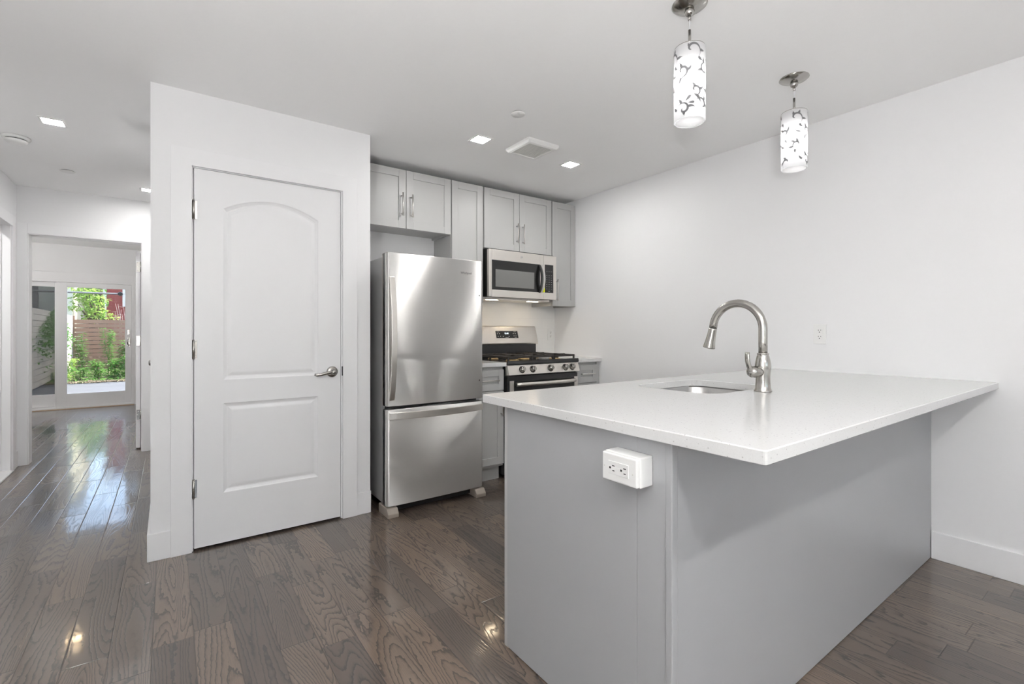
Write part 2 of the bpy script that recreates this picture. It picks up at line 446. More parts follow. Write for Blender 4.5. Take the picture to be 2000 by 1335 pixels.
def text(name, s, size, loc, rot, mat, parent, extrude=.0004, shear=0., xscale=1.):
    cu = bpy.data.curves.new(name, 'FONT'); cu.body = s; cu.size = size; cu.extrude = extrude
    cu.align_x = 'CENTER'; cu.align_y = 'CENTER'; cu.shear = shear
    t = bpy.data.objects.new(name, cu); COL.objects.link(t)
    me = bpy.data.meshes.new_from_object(t.evaluated_get(bpy.context.evaluated_depsgraph_get()))
    bpy.data.objects.remove(t); bpy.data.curves.remove(cu)
    me.transform(Matrix.Translation(loc) @ rot.to_4x4() @ Matrix.Diagonal((xscale, 1, 1, 1)))
    me.name = name; me.materials.clear(); me.materials.append(mat)
    o = bpy.data.objects.new(name, me); COL.objects.link(o)
    off = Vector((0, 0, 0)); p = parent
    while p is not None: off += p.location; p = p.parent
    me.transform(Matrix.Translation(-off)); o.parent = parent
    return o
FACE_Y = Matrix.Rotation(R(90), 3, 'X')          # text lying in XY turned to face -Y

# ------------------------------------------------------------------ room shell
H = 2.445
XR = 3.209           # right wall
YK = 3.71            # kitchen back wall
YC = 3.048           # closet wall
XH = -.075           # hall right wall
XL = -1.075          # hall left wall
YB = 5.89            # wall with the far doorway
YW = 9.785           # wall with the sliding door
YF = -3.8            # wall behind the camera

struct('floor', MB().box(-3.2, 3.33, YF - .12, YW + .12, -.12, 0), M['floor'], 'dark stained oak plank floor running through room, hallway and far room', 'floor')
mb = MB().box(-3.2, 3.33, YF - .12, YB + .12, H, H + .12)
mb.box(-3.2, 1.2, YB + .12, YW + .12, H + .035, H + .12)
struct('ceiling', mb, M['ceiling'], 'smooth white painted ceiling', 'ceiling')
struct('wall_right', MB().box(XR, XR + .12, YF - .12, YK + .12, 0, H), M['wall'], 'long plain white wall right of the island', 'wall')
struct('wall_kitchen', MB().box(.94, XR, YK, YK + .12, 0, H), [M['wall']], 'white wall behind the cooker and wall cabinets', 'wall')
mb = MB().box(2.147, XR, YK - .008, YK, .928, 1.455).box(1.86, 2.147, YK - .008, YK, .928, 1.405)
struct('trim_1', mb, M['tile'], 'white tiled backsplash above the kitchen worktops', 'backsplash')
# closet box: front wall with a door opening, side returns
mb = MB()
DX0, DX1, DZ = .095, .889, 2.056
mb.box(XH, DX0, YC, YC + .115, 0, H).box(DX1, 1.063, YC, YC + .115, 0, H).box(DX0, DX1, YC, YC + .115, DZ, H)
mb.box(.948, 1.063, YC + .115, YK, 0, H)
mb.box(XH, .94, YK, YK + .12, 0, H)
struct('wall_closet', mb, M['wall'], 'white closet wall around the panelled door', 'wall')
mb = MB().box(XH, XH + .115, YC + .115, 4.49, 0, H).box(XH, XH + .115, 5.36, YB, 0, H).box(XH, XH + .115, 4.49, 5.36, 2.05, H)
struct('wall_passage', mb, M['wall'], 'right hand wall of the hallway', 'wall')
OX0, OX1, OZ = -1.004, -.212, 2.03
mb = MB().box(XL - .12, OX0 - .012, YB, YB + .12, 0, H).box(OX1 + .012, 1.2, YB, YB + .12, 0, H + .035).box(OX0 - .012, OX1 + .012, YB, YB + .12, OZ + .012, H + .035)
mb.box(-3.2, XL - .12, YB, YB + .12, 0, H + .035)
struct('wall_hall', mb, M['wall'], 'white wall at the hallway end with a wide doorway', 'wall')
mb = MB().box(XL - .12, XL, YF, 4.80, 0, H).box(XL - .12, XL, 5.69, YB, 0, H).box(XL - .12, XL, 4.80, 5.69, 2.075, H)
struct('wall_left', mb, M['wall'], 'white left wall of room and hallway', 'wall')
mb = MB().box(-3.2, -3.08, 4.2, YB, 0, H).box(-3.08, XL - .12, 4.08, 4.2, 0, H)
struct('wall_bathroom', mb, M['wall'], 'white walls of the side room off the hallway', 'wall')
SX0, SX1, SZ = -2.30, -.45, 1.945
mb = MB().box(-3.2, SX0, YW, YW + .12, -.2, H + .035).box(SX1, 1.2, YW, YW + .12, -.2, H + .035).box(SX0, SX1, YW, YW + .12, SZ, H + .035)
mb.box(-3.2, -3.08, YB + .12, YW, 0, H + .035).box(1.08, 1.2, YB + .12, YW, 0, H + .035)
struct('wall_garden', mb, M['wall'], 'white walls of the far room around the sliding door', 'wall')
# wall behind the camera, with two windows
mb = MB()
wins = ((-.5, .5), (1.5, 2.5))
W0, W1 = 1.0, 2.0
mb.box(XL - .12, XR + .12, YF - .12, YF, 0, W0).box(XL - .12, XR + .12, YF - .12, YF, W1, H)
mb.box(XL - .12, wins[0][0], YF - .12, YF, W0, W1).box(wins[0][1], wins[1][0], YF - .12, YF, W0, W1).box(wins[1][1], XR + .12, YF - .12, YF, W0, W1)
struct('wall_street', mb, M['wall'], 'white wall behind the viewpoint with two windows', 'wall')
for k, (a, c) in enumerate(wins):
    t = thing('window_%d' % (k + 2), 'white framed window in the wall behind the viewpoint, %s one' % ('left', 'right')[k], 'window', ((a + c) / 2, YF - .06, W0), kind='structure')
    f = MB()
    for q in ((a, a + .05, W0, W1), (c - .05, c, W0, W1)): f.box(q[0], q[1], YF - .09, YF - .03, q[2], q[3], .003)
    for z0, z1 in ((W0, W0 + .05), (W1 - .05, W1)): f.box(a + .05, c - .05, YF - .09, YF - .03, z0, z1, .003)
    f.build('window_frame', M['trim'], t)
    MB().box(a + .05, c - .05, YF - .063, YF - .057, W0 + .05, W1 - .05).build('window_pane', M['glass'], t)

# baseboards
BH, BT = .14, .014
def board(name, boxes, label):
    mb = MB()
    for q in boxes: mb.box(*q, .003)
    struct(name, mb, M['trim'], label, 'baseboard')
board('baseboard_right', [(XR - BT, XR, YF, .727, 0, BH)], 'tall white baseboard along the right wall beside the island')
board('baseboard_closet', [(XH - BT, .008, YC - BT, YC, 0, BH), (.972, 1.063 + .001, YC - BT, YC, 0, BH)], 'white baseboard pieces either side of the closet door casing')
board('baseboard_passage', [(XH - BT, XH, YC, 4.40, 0, BH), (XH - BT, XH, 5.45, YB, 0, BH)], 'white baseboard on the right of the hallway')
board('baseboard_left', [(XL, XL + BT, YF, 4.71, 0, BH), (XL, XL + BT, 5.782, YB - .02, 0, BH)], 'white baseboard on the left wall of the hallway')
board('baseboard_street', [(XL + BT, XR - BT, YF, YF + BT, 0, BH)], 'white baseboard under the windows behind the viewpoint')
board('baseboard_garden', [(-3.08, SX0 - .1, YW - BT, YW, 0, BH), (SX1 + .1, 1.08, YW - BT, YW, 0, BH)], 'white baseboard either side of the sliding glass door')

# ------------------------------------------------------------------ closet door with casing
mb = MB()
CT = .018
mb.prism([(.008, 0), (.1, 0), (.1, 2.048), (.884, 2.048), (.884, 0), (.974, 0), (.974, 2.14), (.008, 2.14)], 'y', YC - CT, YC, bev=.0015)
mb.box(DX0, .107, YC, YC + .115, 0, DZ).box(.877, DX1, YC, YC + .115, 0, DZ).box(.107, .877, YC, YC + .115, 2.044, DZ)
mb.box(.107, .119, YC + .05, YC + .085, 0, 2.044).box(.865, .877, YC + .05, YC + .085, 0, 2.044).box(.119, .865, YC + .05, YC + .085, 2.032, 2.044)
struct('trim_2', mb, M['trim'], 'flat white casing and jamb around the closet door', 'door casing')

def panel_loops(arch, x0, x1, z0, z1, rise, y):
    """nested loops of a moulded door panel: edge, groove, groove, raised field"""
    def loop(i, yy):
        a, c, lo, hi = x0 + i, x1 - i, z0 + i, z1 - i
        pts = [(a, yy, lo), (c, yy, lo)]
        n = 20 if arch else 1
        for k in range(n + 1):
            t = k / n; x = c + (a - c) * t
            z = hi + (rise * (1 - (2 * t - 1) ** 2) if arch else 0)
            pts.append((x, yy, z))
        return pts
    return [loop(0, y), loop(.006, y + .004), loop(.016, y + .0085), loop(.022, y + .009), loop(.036, y + .0045), loop(.042, y + .0035)]
def moulded_slab(parent, x0, x1, y, z0, z1, th, panels, name='slab'):
    """front face with panel holes plus sides and back"""
    mb = MB(); bm = mb.bm
    P = [panel_loops(*p, y) for p in panels]
    edges = []
    outer = [bm.verts.new(q) for q in ((x0, y, z0), (x1, y, z0), (x1, y, z1), (x0, y, z1))]
    for rg in [outer] + [[bm.verts.new(q) for q in L[0]] for L in P]:
        for i in range(len(rg)): edges.append(bm.edges.new((rg[i], rg[(i + 1) % len(rg)])))
    bmesh.ops.triangle_fill(bm, use_beauty=True, edges=edges)
    # drop triangles that lie inside a panel
    def inside(c):
        for (arch, a, b2, lo, hi, rise) in panels:
            if a < c.x < b2 and lo < c.z:
                t = (c.x - a) / (b2 - a)
                if c.z < hi + (rise * (1 - (2 * t - 1) ** 2) if arch else 0) - 1e-5: return True
        return False
    bmesh.ops.delete(bm, geom=[f for f in bm.faces if inside(f.calc_center_median())], context='FACES_ONLY')
    for L in P: mb.loops(L)
    back = [(x0, y + th, z0), (x1, y + th, z0), (x1, y + th, z1), (x0, y + th, z1)]
    fr = [(x0, y, z0), (x1, y, z0), (x1, y, z1), (x0, y, z1)]
    for k in range(4):
        j = (k + 1) % 4
        mb.quad(fr[k], fr[j], back[j], back[k])
    mb.quad(*back)
    return mb.build(name, M['door'], parent, recalc=True, weld=True)
dr = thing('door_1', 'white two panel closet door with arched upper panel, shut', 'door', (.492, YC, 0), kind='structure')
moulded_slab(dr, .110, .873, YC - .004, .014, 2.040, .035,
             [(True, .244, .740, .905, 1.845, .072), (False, .244, .739, .287, .777, 0)], 'door_slab')
def hinge(parent, x, y, z, h=.095):
    mb = MB()
    mb.cyl((x, y, z - h / 2), (x, y, z + h / 2), .0065, 12)
    for k in range(1, 5): mb.cyl((x, y, z - h / 2 + k * h / 5 - .0008), (x, y, z - h / 2 + k * h / 5 + .0008), .0058, 12)
    mb.cyl((x, y, z + h / 2), (x, y, z + h / 2 + .005), .005, 10).cyl((x, y, z - h / 2 - .005), (x, y, z - h / 2), .005, 10)
    mb.box(x, x + .016, y + .004, y + .0062, z - h / 2, z + h / 2)
    return mb.build('hinge', M['nickel'], parent)
for z in (1.818, 1.075, .333): hinge(dr, .1075, YC - .0095, z)
# lever handle
hx, hy, hz = .822, YC - .004, .921
def rx(c): return Matrix.Translation(c) @ Matrix.Rotation(R(90), 4, 'X')     # local +Z -> world -Y
mb = MB().lathe([(.0, 0), (.034, 0), (.034, .003), (.031, .008), (.022, .011), (.014, .013), (.012, .03), (.014, .034), (.0135, .052), (.010, .056), (0, .057)], 40, rx((hx, hy, hz)))
pts = [(hx - .004, hy - .043, hz), (hx - .03, hy - .045, hz - .001), (hx - .055, hy - .046, hz - .006), (hx - .08, hy - .045, hz - .012), (hx - .10, hy - .043, hz - .013), (hx - .112, hy - .038, hz - .009)]
mb.tube(pts, [.011, .0105, .0095, .009, .009, .008], 14, flat=(.8, 1))
mb.lathe([(.005, .0), (.005, .0595), (0, .0595)], 16, rx((hx, hy, hz)))
lv = mb.build('door_handle', M['nickel'], dr)
mb = MB().lathe([(.0022, 0), (.0022, .0605), (0, .0605)], 10, rx((hx, hy, hz))); mb.build('keyhole', M['slot'], lv)
mb = MB().box(.8765, .884, YC - .0195, YC - .0175, .895, .953, .001)
mb.build('strike_plate', M['gap'], dr)

# ------------------------------------------------------------------ hallway openings
mb = MB()
mb.box(OX0 - .071, OX0, YB - CT, YB, 0, OZ + .09, .003).box(OX1, OX1 + .095, YB - CT, YB, 0, OZ + .09, .003).box(OX0, OX1, YB - CT, YB, OZ, OZ + .09, .003)
mb.box(OX0 - .012, OX0 + .006, YB, YB + .12, 0, OZ + .012).box(OX1 - .006, OX1 + .012, YB, YB + .12, 0, OZ + .012).box(OX0 + .006, OX1 - .006, YB, YB + .12, OZ - .006, OZ + .012)
struct('trim_3', mb, M['trim'], 'flat white casing around the doorway at the hallway end', 'door casing')
d2 = thing('door_2', 'white door standing open into the far room, seen on its hinged edge', 'door', (-.245, YB + .16, 0), kind='structure')
MB().box(-.264, -.229, YB + .135, YB + .89, .012, 1.965, .002).build('door_slab', M['door'], d2)
for z in (1.815, 1.078, .342):
    mb = MB().box(-.259, -.229, YB + .1325, YB + .1352, z - .05, z + .05, .0008).cyl((-.2255, YB + .132, z - .05), (-.2255, YB + .132, z + .05), .006, 10)
    hg = mb.build('hinge', M['nickel'], d2)
    for q in (-.034, 0, .034): MB().lathe([(.0035, 0), (.0035, .0012), (0, .0012)], 8, rx((-.246 if q else -.251, YB + .1326, z + q))).build('screw', M['grille'], hg)
d3 = thing('door_3', 'white door in the right wall of the hallway, knob just showing', 'door', (XH, 4.92, 0), kind='structure')
MB().box(XH + .004, XH + .04, 4.51, 5.34, .012, 2.03, .002).build('door_slab', M['door'], d3)
ry = lambda c: Matrix.Translation(c) @ Matrix.Rotation(R(-90), 4, 'Y')
MB().lathe([(0, 0), (.03, 0), (.03, .006), (.012, .012), (.011, .04), (.024, .048), (.026, .06), (.02, .070), (0, .073)], 28, ry((XH + .004, 5.265, .895))).build('door_handle', M['nickel'], d3)
mb = MB().box(XH - CT, XH, 4.40, 4.49, 0, 2.14, .003).box(XH - CT, XH, 5.36, 5.45, 0, 2.14, .003).box(XH - CT, XH, 4.49, 5.36, 2.05, 2.14, .003)
mb.box(XH, XH + .115, 4.49, 4.505, 0, 2.05).box(XH, XH + .115, 5.345, 5.36, 0, 2.05).box(XH, XH + .115, 4.505, 5.345, 2.035, 2.05)
struct('trim_4', mb, M['trim'], 'white casing of the door on the right of the hallway', 'door casing')
# side room opening on the left
mb = MB()
mb.box(XL, XL + CT, 4.71, 4.80, 0, 2.145, .003).box(XL, XL + CT, 5.69, 5.78, 0, 2.145, .003).box(XL, XL + CT, 4.80, 5.69, 2.055, 2.145, .003)
mb.box(XL - .12, XL + .006, 4.80, 4.815, 0, 2.075).box(XL - .12, XL + .006, 5.668, 5.69, 0, 2.075).box(XL - .12, XL + .006, 4.815, 5.668, 2.055, 2.075)
mb.box(XL - .085, XL - .05, 5.656, 5.668, 0, 2.055)
struct('trim_5', mb, M['trim'], 'bright white casing and jamb of the opening left of the hallway', 'door casing')
struct('trim_6', MB().box(XL - .12, XL + .03, 4.815, 5.668, 0, .014, .004), M['quartz'], 'white stone threshold in the left opening of the hallway', 'threshold')

# ------------------------------------------------------------------ sliding garden door
sl = thing('window_1', 'white sliding glass door to the garden, two leaves', 'glass door', ((SX0 + SX1) / 2, YW, 0), kind='structure')
f = MB()
f.box(SX0, SX0 + .03, YW - .02, YW + .12, 0, SZ, .002).box(SX1 - .03, SX1, YW - .02, YW + .12, 0, SZ, .002).box(SX0 + .03, SX1 - .03, YW - .02, YW + .12, SZ - .03, SZ, .002)
f.box(SX0 + .03, SX1 - .03, YW - .02, YW + .12, 0, .04, .002)
f.build('frame', M['trim'], sl)
MB().box(SX0, SX1, YW - .05, YW - .02, .010, .03, .004).build('sill', M['trim'], sl)
MB().box(SX0, SX1, YW - .052, YW - .022, 0, .010, .002).build('threshold_strip', M['wood'], sl)
def leafdoor(a, c, y, ga, gc):
    mb = MB()
    z0, z1, g0, g1 = .042, 1.912, .228, 1.842
    mb.box(a, ga, y, y + .04, z0, z1, .003).box(gc, c, y, y + .04, z0, z1, .003)
    mb.box(ga, gc, y, y + .04, z0, g0, .003).box(ga, gc, y, y + .04, g1, z1, .003)
    o = mb.build('sliding_panel', M['trim'], sl)
    MB().box(ga, gc, y + .017, y + .023, g0, g1).build('pane', M['glass'], o)
    return o
act = leafdoor(-1.364, -.482, YW - .015, -1.246, -.561)
fix = leafdoor(-2.27, -1.30, YW + .035, -2.16, -1.387)
MB().box(-2.27, -1.33, YW + .098, YW + .101, .04, 1.914).build('insect_screen', M['screen'], sl)
mb = MB().box(-.53, -.50, YW - .022, YW - .015, .93, 1.075, .003).box(-.53, -.505, YW - .022, YW - .015, 1.115, 1.20, .003)
mb.tube([(-.515, YW - .02, 1.055), (-.525, YW - .05, 1.04), (-.532, YW - .06, 1.0), (-.525, YW - .05, .965), (-.515, YW - .02, .95)], .007, 10)
mb.build('pull_handle', M['nickel'], act)
mb = MB().box(SX0 - .09, SX0, YW - CT, YW, 0, SZ + .12, .003).box(SX1, SX1 + .09, YW - CT, YW, 0, SZ + .12, .003).box(SX0, SX1, YW - CT, YW, SZ, SZ + .12, .003)
struct('trim_7', mb, M['trim'], 'white casing around the sliding glass door', 'door casing')

# ------------------------------------------------------------------ ceiling fixtures
def downlight(x, y, label, lens='lens'):
    t = thing('downlight', label, 'ceiling light', (x, y, H), 'square recessed ceiling lights')
    s, i = .062, .046
    mb = MB()
    L = lambda q, z: [(x - q, y - q, z), (x + q, y - q, z), (x + q, y + q, z), (x - q, y + q, z)]
    mb.loops([L(s, H), L(s, H - .003), L(s - .002, H - .005), L(i + .004, H - .005), L(i, H - .003), L(i, H - .001)], close_last=False)
    mb.build('trim_ring', M['white_plastic'], t, recalc=True)
    mb = MB().box(x - i, x + i, y - i, y + i, H - .0035, H - .001)
    mb.build('lens', M[lens], t)
    return t
d0 = downlight(1.68, 2.685, 'square ceiling downlight left of the kitchen vent, above the fridge')
for (x, y, lab) in ((2.488, 2.685, 'square ceiling downlight right of the kitchen vent, near the tall end cabinet'),
                    (-.57, 3.98, 'large square downlight in the hallway ceiling beside the smoke detector'),
                    (-.147, 5.40, 'small bright downlight at the far end of the hallway, half behind the closet corner'),
                    ):
    dup(d0, (x, y, H), lab)
downlight(-1.6, 4.75, 'square downlight in the side room off the hallway', 'lens_bright')
d1 = downlight(.145, -.736, 'square downlight in the ceiling just behind the viewpoint, left side', 'lens_bright')
dup(d1, (1.0, -.736, H), 'square downlight added just behind the viewpoint, middle, for extra light')  # extra downlight, added to strengthen the light on the island
dup(d1, (.145, -2.6, H), 'square downlight added far behind the viewpoint, left side, for extra light')  # another added downlight, out of view, for more room light
d2_ = downlight(-.9, 7.6, 'square downlight in the ceiling of the far room', 'lens_warm'); d2_.location.z = H + .035

def disc(name, x, y, prof, mat, label, cat):
    mat4 = Matrix.Translation((x, y, H)) @ Matrix.Rotation(PI, 4, 'X')
    return lone(MB().lathe(prof, 40, mat4).build(name, mat), label, cat)
sm = thing('smoke_detector', 'round white smoke detector on the hallway ceiling', 'smoke detector', (-.81, 4.43, H))
m4 = Matrix.Translation((-.81, 4.43, H)) @ Matrix.Rotation(PI, 4, 'X')
MB().lathe([(0, 0), (.07, 0), (.07, .012), (.066, .018), (.0, .018)], 40, m4).build('base', M['white_plastic'], sm)
MB().lathe([(0, .018), (.052, .018), (.050, .024), (0, .024)], 40, m4).build('vent_slot', M['gap'], sm)
MB().lathe([(0, .024), (.058, .024), (.056, .034), (.044, .042), (.02, .044), (0, .044)], 40, m4).build('cover', M['white_plastic'], sm)
hp = thing('sensor_plate', 'small flat white round plate on the far hallway ceiling', 'ceiling plate', (-.65, 5.13, H))
m4 = Matrix.Translation((-.65, 5.13, H)) @ Matrix.Rotation(PI, 4, 'X')
MB().lathe([(0, 0), (.040, 0), (.040, .004), (0, .004)], 32, m4).build('gap_ring', M['gap'], hp)
MB().lathe([(0, .004), (.047, .004), (.047, .007), (.044, .009), (0, .009)], 32, m4).build('cover', M['white_plastic'], hp)
sp = thing('sprinkler_cover', 'flat round white sprinkler cover on the kitchen ceiling above the vent', 'sprinkler cover', (1.657, 2.236, H))
m4 = Matrix.Translation((1.657, 2.236, H)) @ Matrix.Rotation(PI, 4, 'X')
MB().lathe([(0, 0), (.036, 0), (.036, .004), (0, .004)], 32, m4).build('gap_ring', M['gap'], sp)
MB().lathe([(0, .004), (.042, .004), (.042, .007), (.040, .009), (0, .009)], 32, m4).build('cover', M['white_plastic'], sp)

vt = thing('exhaust_vent', 'square white ceiling vent with grey grille between two downlights', 'vent', (2.042, 2.591, H))
a, c, d, e = 1.910, 2.174, 2.459, 2.723
mb = MB()
def sq(q, z): return [(a + q, d + q, z), (c - q, d + q, z), (c - q, e - q, z), (a + q, e - q, z)]
mb.loops([sq(0, H), sq(.002, H - .014), sq(.012, H - .026), sq(.024, H - .030), sq(.036, H - .026), sq(.036, H - .018)], close_last=False)
mb.build('frame', M['white_plastic'], vt, recalc=True)
mb = MB().box(a + .034, c - .034, d + .034, e - .034, H - .019, H - .016)
for k in range(18):
    y = d + .044 + k * (e - d - .088) / 17
    mb.box(a + .036, c - .036, y - .0028, y + .0028, H - .025, H - .018)
mb.build('grille', M['grille'], vt)

# ------------------------------------------------------------------ pendants
def scroll_ribbon(mb, cx, cz, pts, r, w0, w1):
    """ribbon on the cylinder surface from (arc length, height) points"""
    n = len(pts); prev = None
    for i, (s, z) in enumerate(pts):
        s0, z0 = pts[max(i - 1, 0)]; s1, z1 = pts[min(i + 1, n - 1)]
        tx, tz = s1 - s0, z1 - z0; l = math.hypot(tx, tz) or 1
        nx, nz = -tz / l, tx / l
        t = i / (n - 1)
        w = (w0 + (w1 - w0) * t) * (math.sin(PI * min(1, .12 + t * .95)) * .9 + .1)
        q = []
        for sg in (-1, 1):
            ss, zz = s + nx * w * sg, z + nz * w * sg
            th = ss / r
            q.append((cx[0] + r * math.cos(th), cx[1] + r * math.sin(th), cz + zz))
        if prev: mb.quad(prev[0], prev[1], q[1], q[0], mi=1)
        prev = q
def pendant(x, y, label):
    t = thing('pendant_lamp', label, 'pendant lamp', (x, y, H), 'pendant lamps over the island')
    up = Matrix.Translation((x, y, H)) @ Matrix.Rotation(PI, 4, 'X')
    MB().lathe([(0, 0), (.066, 0), (.0665, .003), (.060, .008), (.035, .017), (.02, .021), (0, .022)], 48, up).build('canopy', M['nickel'], t)
    mb = MB().lathe([(.0, .02), (.016, .02), (.019, .028), (.016, .040), (.009, .046), (0, .047)], 24, up)
    mb.cyl((x, y, H - .045), (x, y, H - .062), .006, 14)
    mb.build('swivel', M['nickel'], t)
    MB().cyl((x, y, H - .06), (x, y, 2.342), .0022, 10).build('cord', M['rod'], t)
    MB().cyl((x, y, 2.262), (x, y, 2.345), .0055, 14).lathe([(0, 2.268), (.0565, 2.268), (.0572, 2.2715), (.0, 2.2715)], 40, Matrix.Translation((x, y, 0))).build('stem', M['nickel'], t)
    r, z0, z1 = .0585, 1.985, 2.268
    mb = MB(); seg = 56
    L = lambda rr, z: [(x + rr * math.cos(2 * PI * k / seg), y + rr * math.sin(2 * PI * k / seg), z) for k in range(seg)]
    mb.loops([L(r, z1), L(r, z0 + .004), L(r - .003, z0), L(r - .006, z0 + .001)], close_last=False, smooth=True)
    # printed acanthus scrolls
    rnd = random.Random(5); rr = r + .0007
    circ = 2 * PI * rr
    def keep(pts): return [p for p in pts if .005 < p[1] < .278]
    for row in range(4):
        for k in range(4):
            s0 = (k + .5 * (row % 2) + rnd.uniform(-.15, .15)) * circ / 4; zc = .036 + row * .070 + rnd.uniform(-.008, .008); sg = rnd.choice((-1, 1))
            ph = rnd.uniform(0, 2 * PI); turn = rnd.uniform(1.2, 2.2) * PI; big = rnd.uniform(.022, .036)
            sp_ = []
            for i in range(30):
                q = i / 29; a_ = ph + sg * q * turn; rad = .003 + big * q
                sp_.append((s0 + rad * math.cos(a_), zc + rad * math.sin(a_)))
            c_ = keep(sp_)
            if len(c_) > 4: scroll_ribbon(mb, (x, y), z0, c_, rr, .0034, .0056)
            for q in (.35, .6, .85, 1.0):              # acanthus leaves off the scroll
                bx, bz = sp_[int(q * 29)]; a0 = ph + sg * q * turn + rnd.uniform(-.5, .5); ln = rnd.uniform(.020, .034); cv = rnd.uniform(-1.6, 1.6)
                lf = []; px_, pz_ = bx, bz
                for i in range(9):
                    lf.append((px_, pz_)); px_ += ln / 8 * math.cos(a0 + cv * i / 8); pz_ += ln / 8 * math.sin(a0 + cv * i / 8)
                lf = keep(lf)
                if len(lf) > 4: scroll_ribbon(mb, (x, y), z0, lf, rr, .0070, .0018)
    mb.build('lamp_shade', [M['shade'], M['scroll']], t)
    MB().lathe([(0, z0 + .0012), (r - .007, z0 + .0012), (r - .007, z0 + .003), (0, z0 + .003)], 40, Matrix.Translation((x, y, 0))).build('diffuser', M['diffuser'], t)
    MB().lathe([(0, 2.092), (.012, 2.096), (.0185, 2.108), (.0185, 2.140), (.012, 2.165), (0, 2.168)], 20, Matrix.Translation((x, y, 0))).build('bulb', M['bulb'], t)
    MB().cyl((x, y, 2.166), (x, y, 2.268), .014, 16).build('socket', M['white_plastic'], t)
    return t
pd = pendant(1.648, 1.100, 'patterned glass pendant lamp nearer the viewer, above the sink side of the island')
pd2 = dup(pd, (2.557, 1.113, H), 'patterned glass pendant lamp farther from the viewer, close to the right wall')
pd2.rotation_euler.z = R(75)

# ------------------------------------------------------------------ lamps added out of view to brighten the ceiling and far room
def uplighter(x, y, label, fill_globe='fill_globe'):
    t = thing('fill_lamp', label, 'added fill lamp', (x, y, 0), 'added bowl uplighters for fill light')
    T0 = Matrix.Translation((x, y, 0))
    MB().lathe([(0, 0), (.15, 0), (.15, .012), (.13, .02), (.02, .026), (0, .026)], 32, T0).build('base', M['nickel'], t)
    MB().cyl((x, y, .02), (x, y, .80), .011, 14).build('pole', M['nickel'], t)
    MB().lathe([(0, .74), (.05, .745), (.13, .78), (.19, .84), (.214, .93), (.222, 1.048), (.219, 1.048), (.210, .93), (.186, .842), (.128, .786), (.05, .751), (0, .746)], 40, T0, cap=False).build('bowl', M['white_plastic'], t)
    prof = [(0, .80)] + [(.15 * math.sin(a), .95 - .15 * math.cos(a)) for a in [PI * k / 18 for k in range(1, 18)]] + [(0, 1.10)]
    MB().lathe(prof, 36, T0).build('fill_globe', M[fill_globe], t)
    MB().cyl((x, y, .75), (x, y, .81), .03, 16).build('socket', M['white_plastic'], t)
    return t
uplighter(-.74, -.55, 'bowl uplighter added beside the viewpoint by the left wall as fill light')
uplighter(.5, -2.9, 'bowl uplighter added behind the viewpoint between the two windows as fill light', 'fill_globe_mid')
uplighter(-2.5, 7.2, 'bowl uplighter added as fill light in the far room, hidden left of the doorway', 'fill_globe_soft')

# ------------------------------------------------------------------ cabinets
def shaker(name, x0, x1, z0, z1, y, parent, rail=.057, th=.02, face=-1, mat='cab'):
    """door or drawer front, outer face at y, facing face*Y"""
    mb = MB(); s = -face
    yb = y + s * th; yp0 = y + s * .009; b = .0018
    lo, hi = min(y, yb), max(y, yb)
    mb.box(x0, x0 + rail, lo, hi, z0, z1, b).box(x1 - rail, x1, lo, hi, z0, z1, b)
    mb.box(x0 + rail, x1 - rail, lo, hi, z0, z0 + rail, b).box(x0 + rail, x1 - rail, lo, hi, z1 - rail, z1, b)
    mb.box(x0 + rail - .002, x1 - rail + .002, min(yp0, yb), max(yp0, yb) - .001, z0 + rail - .002, z1 - rail + .002)
    return mb.build(name, M[mat], parent)
def bar(parent, p0, p1, out=.032, r=.0055, face=-1):
    p0, p1 = Vector(p0), Vector(p1); o = Vector((0, face * out, 0)); d = (p1 - p0).normalized()
    mb = MB().cyl(p0 + o - d * .018, p1 + o + d * .018, r, 14)
    for p in (p0, p1): mb.cyl(p, p + o, r * .8, 12)
    return mb.build('handle', M['handle'], parent)
YD = 3.39            # outer face of the wall cabinet doors
ZT = 2.392
def wall_cab(name, label, x0, x1, z0, doors, handles):
    t = thing(name, label, 'cabinet', ((x0 + x1) / 2, (YD + YK) / 2, z0), 'grey wall cabinets')
    mb = MB(); th = .016; yb = YD + .021; yk = YK - .002
    mb.box(x0, x0 + th, yb, yk, z0, ZT).box(x1 - th, x1, yb, yk, z0, ZT).box(x0 + th, x1 - th, yb, yk, ZT - th, ZT)
    mb.box(x0 + th, x1 - th, yb + .001, yk, z0 + .018, z0 + .034).box(x0 + th, x1 - th, yk - .006, yk, z0 + .034, ZT - th)
    mb.box(x0 + th, x1 - th, yb, yb + .018, z0, z0 + .034)
    mb.build('carcass', M['cab'], t)
    n = len(doors)
    for (a, c), hh in zip(doors, handles):
        d = shaker('door', a, c, z0 + .002, ZT - .002, YD, t)
        if hh: bar(d, (hh[0], YD, hh[1]), (hh[0], YD, hh[2]))
    return t
wall_cab('wall_cabinet', 'short two door grey wall cabinet above the fridge', 1.079, 1.843, 1.946, ((1.081, 1.457), (1.461, 1.841)), ((1.421, 2.055, 2.19), (1.499, 2.052, 2.187)))
wall_cab('wall_cabinet', 'tall narrow grey wall cabinet between fridge and microwave', 1.849, 2.147, 1.405, ((1.851, 2.145),), ((2.110, 1.46, 1.595),))
wall_cab('wall_cabinet', 'two door grey wall cabinet directly above the microwave', 2.157, 2.902, 1.877, ((2.159, 2.526), (2.530, 2.900)), ((2.495, 1.965, 2.10), (2.560, 1.965, 2.10)))
wall_cab('wall_cabinet', 'tall narrow grey wall cabinet in the right corner beside the microwave', 2.912, 3.207, 1.410, ((2.914, 3.205),), ((2.955, 1.475, 1.64),))

